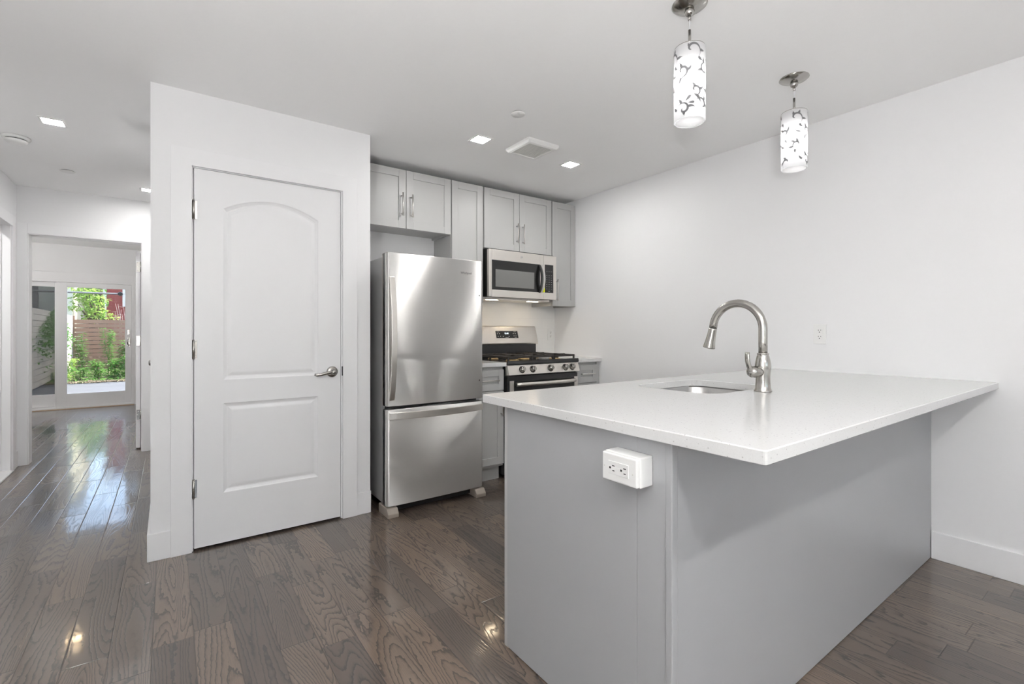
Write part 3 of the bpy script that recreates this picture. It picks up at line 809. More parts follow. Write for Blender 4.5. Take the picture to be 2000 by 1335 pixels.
# base cabinets on the back wall
YBF = 3.072          # face of base cabinet fronts
def base_cab(label, x0, x1, hside):
    t = thing('base_cabinet', label, 'cabinet', ((x0 + x1) / 2, (YBF + YK) / 2, 0), 'grey base cabinets')
    mb = MB(); yb = YBF + .021; yk = YK - .002
    mb.box(x0, x0 + .016, yb, yk, .115, .896).box(x1 - .016, x1, yb, yk, .115, .896).box(x0 + .016, x1 - .016, yb, yk, .115, .131)
    mb.box(x0 + .016, x1 - .016, yb, yb + .018, .862, .896).box(x0 + .016, x1 - .016, yk - .006, yk, .131, .896)
    mb.box(x0 + .016, x1 - .016, yb, yb + .018, .70, .72)
    mb.build('carcass', M['cab'], t)
    MB().box(x0, x1, yb + .055, yb + .07, 0, .115).build('toe_kick', M['cab'], t)
    dw = shaker('drawer', x0 + .002, x1 - .002, .712, .872, YBF, t, .05)
    xm = (x0 + x1) / 2
    bar(dw, (xm - .065, YBF, .792), (xm + .065, YBF, .792))
    d = shaker('door', x0 + .002, x1 - .002, .136, .706, YBF, t)
    hx_ = x1 - .03 if hside > 0 else x0 + .03
    bar(d, (hx_, YBF, .53), (hx_, YBF, .665))
    return t
base_cab('grey base cabinet with drawer between fridge and cooker', 1.850, 2.140, 1)
base_cab('grey base cabinet with drawer right of the cooker', 2.914, 3.172, -1)
lone(MB().box(3.172, 3.207, YBF + .004, YBF + .024, .115, .896, .001).box(3.172, 3.207, YBF + .08, YBF + .095, 0, .115).build('filler_strip', M['cab']), 'narrow grey filler strip in the corner by the right wall', 'filler strip')
lone(MB().box(1.850, 2.147, 3.047, YK - .009, .897, .928, .003).build('worktop', M['quartz']), 'short white worktop between fridge and cooker', 'worktop', 'white kitchen worktops')
lone(MB().box(2.911, XR - .001, 3.047, YK - .009, .897, .928, .003).build('worktop', M['quartz']), 'short white worktop in the corner right of the cooker', 'worktop', 'white kitchen worktops')

# ------------------------------------------------------------------ refrigerator
FX0, FX1, FY = 1.112, 1.829, 2.885
fr = thing('refrigerator', 'tall stainless steel fridge with bottom freezer drawer', 'refrigerator', ((FX0 + FX1) / 2, 3.25, 0))
MB().box(FX0 + .012, FX1 - .008, 2.972, 3.66, .06, 1.655, .006).build('body', M['fridge_side'], fr)
MB().box(FX0 + .02, FX1 - .02, 2.952, 2.9735, .07, 1.65).build('door_gasket', M['black'], fr)
def steel_front(name, z0, z1, parent):
    """slab with rounded upright edges and a slightly crowned face"""
    y1 = 2.955; n = 10; prof = []
    for k in range(7):
        a_ = PI - PI / 2 * k / 6
        prof.append((FX0 + .020 + .020 * math.cos(a_), FY + .022 - .020 * math.sin(a_)))
    for k in range(1, n):
        t = k / n; prof.append((FX0 + .02 + (FX1 - FX0 - .04) * t, FY + .002 - .004 * (1 - (2 * t - 1) ** 2)))
    for k in range(7):
        a_ = PI / 2 - PI / 2 * k / 6
        prof.append((FX1 - .020 + .020 * math.cos(a_), FY + .022 - .020 * math.sin(a_)))
    prof += [(FX1, y1), (FX0, y1)]
    mb = MB()
    def ring(q, z):
        cx_, cy_ = (FX0 + FX1) / 2, (FY + y1) / 2
        return [(x + (q if x < cx_ else -q), y + (q if y < cy_ else 0), z) for x, y in prof]
    mb.loops([ring(.004, z0), ring(0, z0 + .004), ring(0, z1 - .004), ring(.004, z1)], close_first=True, close_last=True)
    for f in mb.bm.faces:
        if len(f.verts) == 4: f.smooth = True
    o = mb.build(name, M['steel'], parent, recalc=True)
    return o
fd = steel_front('door', .696, 1.672, fr)
fz = steel_front('freezer_drawer', .062, .674, fr)
MB().box(FX0 + .004, FX0 + .008, 2.956, 2.973, .70, 1.67).build('edge_strip', M['grey_plastic'], fr)
pts = []
for k in range(17):
    t = k / 16; pts.append((1.1425, FY - .006 - .045 * math.sin(PI * t) ** .8, .735 + .78 * t))
MB().strip(pts, .035, .012, (1, 0, 0), bev=.0025).build('handle', M['steel_rough'], fd)
pts = []
for k in range(17):
    t = k / 16; pts.append((1.124 + .692 * t, FY - .008 - .045 * math.sin(PI * t) ** .8, .636))
MB().strip(pts, .044, .012, (0, 0, 1), bev=.0025).build('handle', M['steel_rough'], fz)
for z in (1.426, .824):
    MB().lathe([(0, 0), (.005, 0), (.004, .001), (0, .001)], 14, rx((1.796, FY + .002, z))).build('screw_hole', M['slot'], fd)
lg = text('brand_lettering', 'Whirlpool', .021, (1.686, FY - .0022, 1.578), FACE_Y, M['dimprint'], fd)
mb = MB(); pp = []
for k in range(15):
    t = k / 14; a_ = R(205) + R(200) * t
    pp.append((1.690 + .019 * math.cos(a_), FY - .0028, 1.576 + .013 * math.sin(a_)))
for A, B, k in zip(pp, pp[1:], range(14)):
    wv = .0024 * (1 - k / 16)
    mb.quad(A, B, (B[0], B[1], B[2] + wv), (A[0], A[1], A[2] + wv))
mb.build('brand_swoosh', M['handle'], fd)
mb = MB().prism([(1.70, 3.02), (1.70, 2.93), (1.775, 2.905), (1.822, 2.905), (1.822, 3.02)], 'z', 1.6565, 1.678, bev=.004)
mb.build('hinge_cover', M['grey_plastic'], fr)
mb = MB().box(FX0 + .05, FX1 - .07, 2.945, 2.958, .012, .058, .002)
for k in range(4): mb.box(FX0 + .075, FX1 - .10, 2.942, 2.946, .018 + k * .010, .0225 + k * .010)
mb.build('base_grille', M['enamel'], fr)
for x0, x1 in ((FX0 - .004, FX0 + .068), (FX1 - .075, FX1 + .002)):
    mb = MB().prism([(2.853, 0), (2.853, .026), (2.875, .056), (3.02, .058), (3.02, 0)], 'x', x0, x1, bev=.006)
    mb.build('foot', M['grey_plastic'], fr)

# ------------------------------------------------------------------ microwave
MY = 3.32
mw = thing('microwave', 'stainless over the range microwave with black window', 'microwave', (2.53, 3.5, 1.455))
MB().box(2.162, 2.900, 3.352, YK - .01, 1.468, 1.868, .003).build('body', M['black'], mw)
mb = MB().box(2.166, 2.896, 3.415, YK - .012, 1.446, 1.4665, .003); ub = mb.build('underside', M['steel_rough'], mw)
for x in (2.285, 2.735): MB().box(x - .055, x + .055, 3.45, 3.482, 1.4444, 1.4465).build('hood_lamp', M['hoodlight'], ub)
mb = MB()
# door frame with its window opening, crowned bottom edge
wx0, wx1, wz0, wz1 = 2.190, 2.706, 1.522, 1.771
mb.box(2.160, wx0, MY, 3.3515, 1.462, 1.860, .004).box(wx1, 2.7465, MY, 3.3515, 1.462, 1.860, .002)
mb.box(wx0, wx1, MY, 3.3515, 1.462, wz0, .002).box(wx0, wx1, MY, 3.3515, wz1, 1.860, .002)
md = mb.build('door', M['steel_rough'], mw)
MB().box(wx0 - .002, wx1 + .002, MY + .001, MY + .012, wz0 - .002, wz1 + .002).build('window', M['blackglass'], md)
MB().box(2.226, 2.640, MY - .0004, MY + .002, 1.548, 1.694).build('window_mesh', M['greyglass'], md)
pts = [(2.716, MY - .004 - .045 * math.sin(PI * t) ** .7, 1.520 + .245 * t) for t in [k / 14 for k in range(15)]]
mh = MB().strip(pts, .022, .010, (1, 0, 0), bev=.002).build('handle', M['handle'], md)
mb = MB(); pts2 = [(2.697, MY - .002 - .036 * math.sin(PI * t) ** .7, 1.520 + .245 * t) for t in [k / 14 for k in range(15)]]
mb.strip(pts2, .016, .012, (1, 0, 0)); mb.build('handle_back', M['black'], md)
MB().box(2.7285, 2.737, MY - .030, MY - .001, 1.522, 1.558).build('tape', M['yellow'], md)
mp_ = MB().box(2.7485, 2.900, MY, 3.3515, 1.462, 1.860, .003).build('control_side', M['steel_rough'], mw)
mb = MB().box(2.762, 2.862, MY - .0015, MY + .002, 1.522, 1.776, .001)
for r_ in range(8):
    for k in range(3):
        if r_ == 0: mb.box(2.778 + k * .026, 2.794 + k * .026, MY - .002, MY - .0014, 1.714, 1.7165, mi=1)
        else:
            x = 2.785 + k * .027; z = 1.70 - r_ * .0205
            mb.box(x - .005, x + .005, MY - .002, MY - .0014, z - .0022, z + .0022, mi=1)
mb.box(2.801, 2.821, MY - .002, MY - .0014, 1.534, 1.539, mi=1)
mb.build('control_panel', [M['blackglass'], M['dimprint']], mp_)
bd = MB().lathe([(0, 0), (.0135, 0), (.0135, .0015), (.0125, .0022), (.011, .0014), (0, .0014)], 32, rx((2.50, MY, 1.818))).build('round_emblem', M['handle'], md)
text('emblem_letters', 'GE', .013, (2.50, MY - .0022, 1.818), FACE_Y, M['dimprint'], md, shear=.3)

# ------------------------------------------------------------------ cooker
st = thing('gas_range', 'stainless and black gas range with five knobs', 'cooker', (2.528, 3.38, 0))
SX_0, SX_1 = 2.152, 2.908
MB().box(SX_0, SX_1, 3.075, YK - .012, .03, .905, .003).build('body', M['enamel'], st)
for x in (SX_0 + .04, SX_1 - .04):
    for y in (3.12, 3.64): MB().cyl((x, y, 0), (x, y, .032), .018, 14).build('levelling_foot', M['black'], st)
ct = MB().prism([(3.036, .905), (3.032, .915), (3.036, .936), (3.044, .939), (3.05, .928), (3.62, .928), (3.62, .905)], 'x', SX_0, SX_1).build('cooktop', M['enamel'], st)
cpn = MB().prism([(3.043, .904), (3.018, .828), (3.075, .822), (3.075, .904)], 'x', SX_0, SX_1, bev=.002).build('control_panel', M['steel_rough'], st)
nrm = Vector((0, -.076, .025)).normalized()
for u in (1014.5, 1032, 1064.5, 1094.5, 1109.4):
    xk = {1014.5: 2.286, 1032: 2.394, 1064.5: 2.583, 1094.5: 2.748, 1109.4: 2.826}[u]
    c_ = Vector((xk, 3.0305, .866))
    m4 = Matrix.Translation(c_) @ nrm.to_track_quat('Z', 'Y').to_matrix().to_4x4()
    kb = MB().lathe([(0, 0), (.024, 0), (.025, .004), (.0235, .008), (.022, .010), (.0205, .026), (.018, .030), (0, .030)], 28, m4).build('knob', M['nickel'], st)
    mb = MB(); mb.box(-.005, .005, -.019, .019, .029, .037, .002, mat=m4); mb.build('grip', M['nickel'], kb)
    MB().lathe([(0, -.001), (.029, -.001), (.029, .0015), (0, .0015)], 28, m4).build('knob_ring', M['black'], kb)
# burners and grates
for (x, y, r_) in ((2.30, 3.18, .045), (2.30, 3.47, .036), (2.53, 3.32, .05), (2.76, 3.18, .04), (2.76, 3.47, .032)):
    bn = MB().lathe([(0, .928), (r_ + .012, .928), (r_ + .010, .936), (r_, .941), (0, .941)], 28, Matrix.Translation((x, y, 0))).build('burner', M['burner'], st)
    MB().lathe([(0, .941), (r_ * .8, .941), (r_ * .82, .948), (r_ * .7, .952), (0, .953)], 28, Matrix.Translation((x, y, 0))).build('burner_cap', M['iron'], bn)
for gx0, gx1 in ((2.172, 2.408), (2.412, 2.648), (2.652, 2.888)):
    mb = MB(); z0, z1 = .956, .972; gy0, gy1 = 3.062, 3.60
    for x in (gx0, gx1 - .014): mb.box(x, x + .014, gy0, gy1, z0, z1, .003)
    for y in (gy0, (gy0 + gy1) / 2 - .006, gy1 - .014): mb.box(gx0 + .014, gx1 - .014, y, y + .013, z0, z1, .003)
    for yc in (3.18, 3.47):
        xm = (gx0 + gx1) / 2
        mb.box(xm - .006, xm + .006, yc - .105, yc - .03, z0 + .001, z1 + .004, .002).box(xm - .006, xm + .006, yc + .03, yc + .105, z0 + .001, z1 + .004, .002)
        mb.box(gx0 + .014, xm - .03, yc - .006, yc + .006, z0 + .001, z1 + .004, .002).box(xm + .03, gx1 - .014, yc - .006, yc + .006, z0 + .001, z1 + .004, .002)
    for x in (gx0 + .007, gx1 - .007):
        for y in (gy0 + .007, gy1 - .007, (gy0 + gy1) / 2): mb.box(x - .006, x + .006, y - .006, y + .006, .928, z0 + .002)
    mb.build('grate', M['iron'], st)
# backguard
MB().box(SX_0 + .004, SX_1 - .004, 3.625, YK - .012, .905, 1.075, .003).build('backguard', M['enamel'], st)
mb = MB()
prof = [(3.598, 1.052), (3.592, 1.062), (3.640, 1.214), (3.652, 1.222), (3.690, 1.222), (3.690, 1.052)]
mb.prism(prof, 'x', SX_0, SX_1, bev=.003)
bg_ = mb.build('backguard_console', M['steel_rough'], st)
ax = Vector((0, .048, .152)).normalized()
fn = Vector((0, -ax.z, ax.y))
o_ = Vector((2.554, 3.617, 1.142))
m4 = Matrix.Translation(o_) @ Matrix(((1, 0, 0), (0, ax.y, fn.y), (0, ax.z, fn.z))).to_4x4()
mb = MB().box(-.125, .125, -.034, .034, -.001, .0015, .001, mat=m4)
for (x, z) in ((-.108, .008), (-.083, .008), (-.104, -.017), (-.078, -.017), (-.048, -.018), (.018, -.018), (.072, .008), (.094, .008), (.076, -.014), (.098, -.014)):
    mb.box(x - .005, x + .005, z - .003, z + .003, .0012, .002, mat=m4, mi=1)
for (x0, x1, z) in ((-.114, -.086, .024), (.076, .104, .025), (.08, .104, -.028), (-.024, .012, -.029)): mb.box(x0, x1, z - .0012, z + .0012, .0012, .002, mat=m4, mi=1)
mb.build('display', [M['blackglass'], M['print']], bg_)
text('clock_digits', '12:48', .021, m4 @ Vector((-.006, .010, .0018)), m4.to_3x3(), M['clock'], bg_, .0003)
# oven door
od = MB().box(SX_0 + .004, SX_1 - .004, 3.046, 3.074, .215, .815, .003).build('oven_door', M['enamel'], st)
mb = MB().box(SX_0 + .022, SX_0 + .062, 3.040, 3.047, .215, .780, .002).box(SX_1 - .044, SX_1 - .004, 3.040, 3.047, .215, .780, .002)
mb.box(SX_0 + .062, SX_1 - .044, 3.040, 3.047, .215, .30, .002)
mb.build('steel_border', M['steel_rough'], od)
MB().box(SX_0 + .064, SX_1 - .046, 3.043, 3.0475, .302, .775, .001).build('oven_window', M['blackglass'], od)
pts = [(SX_0 + .070 + (SX_1 - SX_0 - .13) * t, 3.012 - .024 * math.sin(PI * t) ** .7, .752) for t in [k / 16 for k in range(17)]]
oh = MB().tube(pts, .0155, 16, up=(0, 0, 1)).build('oven_handle', M['steel_rough'], od)
for x in (SX_0 + .078, SX_1 - .068): MB().box(x - .009, x + .009, 3.008, 3.0465, .740, .764, .003).build('handle_post', M['black'], od)
MB().box(SX_0 + .004, SX_1 - .004, 3.048, 3.074, .06, .205, .003).build('warming_drawer', M['steel_rough'], st)

# ------------------------------------------------------------------ island
IX, IY0, IY1 = 1.018, .729, 1.441
isl = thing('island_cabinet', 'grey painted kitchen island base against the right wall', 'island', (2.1, 1.09, 0))
MB().box(IX, IX + .018, IY0 + .109, IY1, .004, .896, .0015).build('side_panel', M['island'], isl)
MB().box(IX, IX + .018, IY0 + .018, IY0 + .1085, .004, .896, .0012).build('side_filler', M['island'], isl)
MB().box(IX - .004, IX + .020, IY0 - .004, IY0 + .0178, .0, .896, .004).build('corner_post', M['island'], isl)
MB().box(IX + .020, XR - .001, IY0, IY0 + .018, .003, .896, .001).build('front_panel', M['island'], isl)
MB().box(IX + .001, IX + .014, IY1 + .001, IY1 + .019, .0, .896, .001).build('end_stile', M['cab'], isl)
MB().box(IX + .0015, IX + .011, IY1 - .006, IY1 + .002, .0, .018).build('shim', M['wood'], isl)
mb = MB().box(IX + .018, XR - .001, IY1 - .02, IY1 - .002, .115, .896).box(IX + .018, XR - .001, IY1 - .08, IY1 - .065, 0, .115)
mb.box(IX + .018, XR - .001, IY0 + .018, IY1 - .02, .10, .115)
mb.build('carcass', M['cabin'], isl)
xs = (1.036, 1.49, 1.93, 2.37, 2.81, 3.18)
for k in range(5):
    d = shaker('door', xs[k] + .003, xs[k + 1] - .003, .13, .875, IY1 + .018, isl, face=1)
    hx_ = xs[k + 1] - .035 if k % 2 == 0 else xs[k] + .035
    bar(d, (hx_, IY1 + .018, .66), (hx_, IY1 + .018, .80), face=1)
# countertop with a rounded sink opening
CX0, CX1, CY0, CY1, CZ0, CZ1 = .983, XR - .001, .481, 1.558, .897, .928
HX0, HX1, HY0, HY1, HR = 1.690, 2.165, 1.030, 1.425, .085
def rrect(x0, x1, y0, y1, r, z, n=8):
    pts = []
    for cx_, cy_, a0 in ((x1 - r, y1 - r, 0), (x0 + r, y1 - r, 90), (x0 + r, y0 + r, 180), (x1 - r, y0 + r, 270)):
        for k in range(n + 1):
            a_ = R(a0 + 90 * k / n); pts.append((cx_ + r * math.cos(a_), cy_ + r * math.sin(a_), z))
    return pts
def slab():
    mb = MB(); bm = mb.bm
    r0 = .006
    for z, ins, in_o in ((CZ1, .0025, 0), (CZ0, .0015, 0)):
        o = [bm.verts.new(p) for p in rrect(CX0 + ins, CX1, CY0 + ins, CY1 - ins, r0, z, 3)]
        i = [bm.verts.new(p) for p in rrect(HX0 - .002, HX1 + .002, HY0 - .002, HY1 + .002, HR, z)]
        e = []
        for rg in (o, i):
            for k in range(len(rg)): e.append(bm.edges.new((rg[k], rg[(k + 1) % len(rg)])))
        bmesh.ops.triangle_fill(bm, use_beauty=True, edges=e)
    bad = [f for f in bm.faces if HX0 < f.calc_center_median().x < HX1 and HY0 < f.calc_center_median().y < HY1 and all(HX0 - .01 < v.co.x < HX1 + .01 and HY0 - .01 < v.co.y < HY1 + .01 for v in f.verts)]
    bmesh.ops.delete(bm, geom=bad, context='FACES_ONLY')
    O = lambda ins, z: rrect(CX0 + ins, CX1, CY0 + ins, CY1 - ins, r0, z, 3)
    mb.loops([O(.0025, CZ1), O(0, CZ1 - .0025), O(0, CZ0 + .0015), O(.0015, CZ0)], close_last=False)
    I = lambda q, z: rrect(HX0 - q, HX1 + q, HY0 - q, HY1 + q, HR, z)
    mb.loops([I(.002, CZ1), I(0, CZ1 - .002), I(0, CZ0 + .001), I(.002, CZ0)], close_last=False)
    return mb
lone(slab().build('island_countertop', M['quartz'], recalc=True, weld=True), 'large white speckled quartz countertop on the island', 'countertop')
sk = thing('sink', 'undermount stainless sink basin set in the island countertop', 'sink', ((HX0 + HX1) / 2, (HY0 + HY1) / 2, .70))
q = .006
S = lambda ins, z, r: rrect(HX0 - q + ins, HX1 + q - ins, HY0 - q + ins, HY1 + q - ins, r, z)
mb = MB()
mb.loops([S(-.02, .8965, .10), S(.0, .8955, HR), S(.002, .89, HR), S(.010, .735, HR), S(.018, .718, HR), S(.04, .708, HR - .01), S(.16, .703, .04)], close_last=True, smooth=True)
mb.loops([S(-.02, .8965, .10), S(-.004, .893, HR), S(.004, .733, HR), S(.012, .712, HR), S(.04, .700, HR - .01), S(.16, .697, .04)], close_last=True, smooth=True)
mb.build('basin', M['bowl'], sk)
MB().lathe([(0, .704), (.045, .704), (.043, .707), (.03, .706), (.0, .7045)], 32, Matrix.Translation(((HX0 + HX1) / 2, (HY0 + HY1) / 2, 0))).build('drain', M['nickel'], sk)

# faucet
fxx, fyy = 1.948, .966
fa = thing('faucet', 'brushed nickel gooseneck pull-down faucet on the island', 'faucet', (fxx, fyy, CZ1))
T = Matrix.Translation((fxx, fyy, CZ1))
MB().lathe([(0, 0), (.0330, 0), (.0335, .003), (.0305, .008), (.0300, .011), (.0285, .014), (.0270, .035), (.0262, .055), (.0268, .072), (.0288, .088),
            (.0298, .100), (.0290, .112), (.0262, .128), (.0228, .142), (.0205, .148), (.0215, .150), (.0222, .1525), (.0212, .155), (.0172, .156), (0, .156)], 40, T).build('body', M['nickel'], fa)
pts = [(fxx, fyy, CZ1 + .15), (fxx, fyy, CZ1 + .20), (fxx, fyy, CZ1 + .24)]
rc, zc = .1085, CZ1 + .2525
for k in range(0, 21):
    a_ = PI - (PI - .07) * k / 20
    pts.append((fxx, fyy + rc + rc * math.cos(a_), zc + rc * math.sin(a_)))
end = Vector(pts[-1]); dirv = (Vector(pts[-1]) - Vector(pts[-2])).normalized()
dirv = Vector((0, .23, -1)).normalized()
MB().tube(pts, .0168, 20).build('spout', M['nickel'], fa)
m4 = Matrix.Translation(end) @ dirv.to_track_quat('Z', 'Y').to_matrix().to_4x4()
sh = MB().lathe([(0, .003), (.0168, .003), (.0172, .010), (.0185, .035), (.0215, .065), (.0255, .088), (.0258, .091), (.024, .093), (0, .093)], 32, m4).build('spray_head', M['nickel'], fa)
MB().lathe([(0, -.001), (.0158, -.001), (.0158, .0035), (0, .0035)], 24, m4).build('joint_ring', M['slot'], sh)
# lever on a side hub
hub = Vector((fxx, fyy, CZ1 + .080)); hd = Vector((-.94, .30, .02)).normalized()
m4 = Matrix.Translation(hub) @ hd.to_track_quat('Z', 'Y').to_matrix().to_4x4()
hb = MB().lathe([(0, .0), (.022, .0), (.022, .03), (.0235, .048), (.0225, .058), (.0185, .066), (.009, .070), (0, .071)], 28, m4).build('valve_hub', M['nickel'], fa)
p0 = hub + hd * .060
pts = [p0 + hd * -.018 + Vector((0, 0, -.002)), p0 + hd * .002 + Vector((0, 0, .006)), p0 + hd * .012 + Vector((0, 0, .022)), p0 + hd * .018 + Vector((0, 0, .042)), p0 + hd * .020 + Vector((0, 0, .062)), p0 + hd * .019 + Vector((0, 0, .078))]
MB().tube(pts, [.0075, .0092, .0092, .0088, .0082, .0075], 14, flat=(1.3, .8)).build('lever', M['nickel'], hb)

# ------------------------------------------------------------------ outlets
def slots(mb, c, right, up, nrm):
    """one receptacle face: two blades and a ground hole"""
    def bx(dx, dz, w_, h_):
        m4 = Matrix.Translation(c) @ Matrix((right, up, nrm)).transposed().to_4x4()
        mb.box(dx - w_, dx + w_, dz - h_, dz + h_, .0, .0009, mat=m4)
    bx(-.0065, .005, .0011, .0042); bx(.0065, .005, .0011, .0034); bx(0, -.0065, .0026, .0026)
def outlet(label, c, right, up, nrm, group):
    c, right, up, nrm = Vector(c), Vector(right), Vector(up), Vector(nrm)
    t = thing('power_outlet', label, 'power outlet', c, group)
    m4 = Matrix.Translation(c) @ Matrix((right, up, nrm)).transposed().to_4x4()
    MB().box(-.036, .036, -.059, .059, .0, .006, .0025, mat=m4).build('cover_plate', M['white_plastic'], t)
    ins = MB().box(-.0165, .0165, -.0335, .0335, .0055, .0075, .001, mat=m4).build('receptacle', M['white_plastic'], t)
    mb = MB()
    for s in (-.019, .019): slots(mb, m4 @ Vector((0, s, .0074)), right, up, nrm)
    mb.build('slots', M['slot'], ins)
    return t
outlet('white wall outlet on the right wall above the island', (XR, 1.249, 1.154), (0, -1, 0), (0, 0, 1), (-1, 0, 0), 'white power outlets')
outlet('white wall outlet on the tiled wall right of the cooker', (3.150, YK - .008, 1.140), (1, 0, 0), (0, 0, 1), (0, -1, 0), 'white power outlets')
# surface box on the island end
ob = thing('outlet_box', 'white surface outlet box mounted sideways on the grey island end', 'power outlet', (IX, .846, .81), 'white power outlets')
c_ = Vector((IX, .846, .810)); m4 = Matrix.Translation(c_) @ Matrix((Vector((0, -1, 0)), Vector((0, 0, 1)), Vector((-1, 0, 0)))).transposed().to_4x4()
MB().box(-.0595, .0595, -.039, .039, .0, .050, .004, mat=m4).build('box', M['white_plastic'], ob)
pl = MB().box(-.0585, .0585, -.037, .037, .049, .063, .0045, seg=3, mat=m4).build('cover_plate', M['white_plastic'], ob)
MB().box(-.035, .033, -.017, .017, .0625, .0645, .001, mat=m4).build('receptacle', M['white_plastic'], pl)
mb = MB()
for s in (-.022, .016):
    slots(mb, m4 @ Vector((s, -.001, .0644)), -Vector((0, 0, 1)) * 1.0, Vector((0, -1, 0)), Vector((-1, 0, 0)))
mb.build('slots', M['slot'], pl)
for (a_, b_) in ((-.05, 0), (.046, -.004)): MB().box(a_ - .002, a_ + .002, b_ - .002, b_ + .002, .0625, .0634, mat=m4).build('screw', M['grille'], pl)
mb = MB(); mb.box(-.010, .004, -.003, .003, .0643, .065, .0003, mat=m4); mb.build('test_button', M['white_plastic'], pl)

# ------------------------------------------------------------------ garden
GZ = -.18
struct('ground_patio', MB().box(-9, 8, YW + .12, 16.6, GZ - .1, GZ), M['slate'], 'blue grey slate patio outside the glass door', 'patio')
struct('ground_bed', MB().box(-9, 8, 16.6, 40, GZ - .1, GZ + .03), M['soil'], 'bare mulch and soil bed beyond the patio', 'soil')
struct('trim_8', MB().box(-3.6, 1.4, YW + .12, YW + 1.25, 2.75, 2.9), M['white_ext'], 'added canopy slab, out of view, blocking sun above the garden door', 'canopy')  # unseen slab, added to keep direct sun out of the far room
# boards of the fences
def fence(name, label, p0, p1, z0, z1, bh, gap, mat, jitter, seed, post_side):
    rnd = random.Random(seed)
    p0, p1 = Vector((p0[0], p0[1], 0)), Vector((p1[0], p1[1], 0)); d = (p1 - p0); Ln = d.length; d.normalize(); n = Vector((-d.y, d.x, 0)) * post_side
    t = thing(name, label, 'fence', ((p0 + p1) / 2 + Vector((0, 0, z0))), 'garden fences')
    mb = MB(); z = z0 + .04; k = 0
    rot = Matrix(((d.x, n.x, 0), (d.y, n.y, 0), (0, 0, 1)))
    while z + bh < z1 + .001:
        m4 = Matrix.Translation(p0 + Vector((0, 0, z))) @ rot.to_4x4()
        mb.box(0, Ln, rnd.uniform(0, jitter), .022 + rnd.uniform(0, jitter), 0, bh, .002, mat=m4)
        z += bh + gap * rnd.uniform(.7, 1.3); k += 1
    mb.build('board_panel', mat, t)
    np_ = max(2, int(Ln / 2.2))
    for i in range(np_ + 1):
        m4 = Matrix.Translation(p0 + d * (Ln * i / np_) + n * .03 + Vector((0, 0, z0))) @ rot.to_4x4()
        MB().box(-.045, .045, 0, .09, 0, z1 - z0 + .02, .004, mat=m4).build('post', mat, t)
    return t
fence('slat_fence', 'brown horizontal board fence with light showing through its gaps at the garden end', (-2.66, 22.0), (3.2, 22.0), GZ, 1.69, .128, .016, M['fence_brown'], .004, 3, 1)
fence('slat_fence', 'weathered grey horizontal board fence along the left of the garden', (-2.40, 11.4), (-2.64, 21.9), GZ, 1.72, .135, .008, M['fence_grey'], .006, 4, 1)
fence('slat_fence', 'grey board fence along the right of the garden', (2.9, 11.4), (3.1, 21.9), GZ, 1.72, .135, .01, M['fence_grey'], .006, 5, -1)
# a rod outside the door
rd = thing('metal_rod', 'thin white metal rod with a black ball end outside the glass door', 'rod', (-1.4, YW + .45, 1.80))
MB().cyl((-2.55, YW + .45, 1.80), (-.655, YW + .45, 1.80), .010, 12).build('bar', M['rod'], rd)
MB().cyl((-2.55, YW + .45, 1.787), (-.655, YW + .45, 1.787), .0062, 8).build('under_bar', M['dark_ext'], rd)
MB().lathe([(0, -.035), (.02, -.03), (.032, -.012), (.034, 0), (.032, .012), (.02, .03), (0, .035)], 20, Matrix.Translation((-.650, YW + .45, 1.795)) @ Matrix.Rotation(R(90), 4, 'Y')).build('ball_end', M['black'], rd)
for x in (-2.45, -.41):
    MB().cyl((x, YW + .12, 1.80), (x, YW + .455, 1.80), .008, 8).build('bracket', M['rod'], rd)
MB().cyl((-.66, YW + .45, 1.795), (-.40, YW + .45, 1.795), .007, 8).build('bar_end', M['rod'], rd)

# houses beyond the fences
def lapped(x0, x1, y, z0, z1, course):
    mb = MB(); z = z0
    while z < z1:
        mb.quad((x0, y - .022, z), (x1, y - .022, z), (x1, y - .002, z + course), (x0, y - .002, z + course))
        mb.quad((x0, y, z), (x1, y, z), (x1, y - .022, z), (x0, y - .022, z)); z += course
    mb.box(x0, x1, y, y + 5, z0, z)
    return mb
hs = thing('house', 'beige clapboard house behind the left fence', 'house', (-6.5, 27, GZ))
lapped(-10, -3.05, 25.0, GZ, 5.6, .125).build('siding_wall', M['beige_siding'], hs)
wd = MB().box(-4.46, -3.98, 24.93, 25.0, 1.55, 3.3, .004).build('window', M['dark_ext'], hs)
MB().box(-3.17, -3.02, 24.94, 25.02, GZ, 5.6).build('corner_board', M['beige_siding'], hs)
MB().prism([(24.6, 5.5), (30.4, 5.5), (27.5, 6.6)], 'x', -10.3, -3.0).build('roof', M['dark_ext'], hs)
hr = thing('house', 'dark red sided house behind the brown fence', 'house', (2, 30, GZ))
lapped(-2.27, 6, 28.0, GZ, 5.2, .11).build('siding_wall', M['red_siding'], hr)
MB().box(-2.37, -2.26, 27.93, 28.05, GZ, 5.2).build('corner_board', M['white_ext'], hr)
wf = MB().box(-1.70, -.6, 27.92, 28.0, 2.30, 3.8, .01).build('window', M['white_ext'], hr)
MB().box(-1.58, -.72, 27.905, 27.93, 2.42, 3.68).build('window_pane', M['dark_ext'], wf)
MB().prism([(27.6, 5.1), (33.4, 5.1), (30.5, 6.2)], 'x', -2.45, 6.3).build('roof', M['dark_ext'], hr)
hg_ = thing('house', 'dark grey house wall showing between the beige and red houses', 'house', (-3, 33, GZ))
lapped(-5.2, -2.7, 33.6, GZ, 5.4, .14).build('siding_wall', M['dark_ext'], hg_)

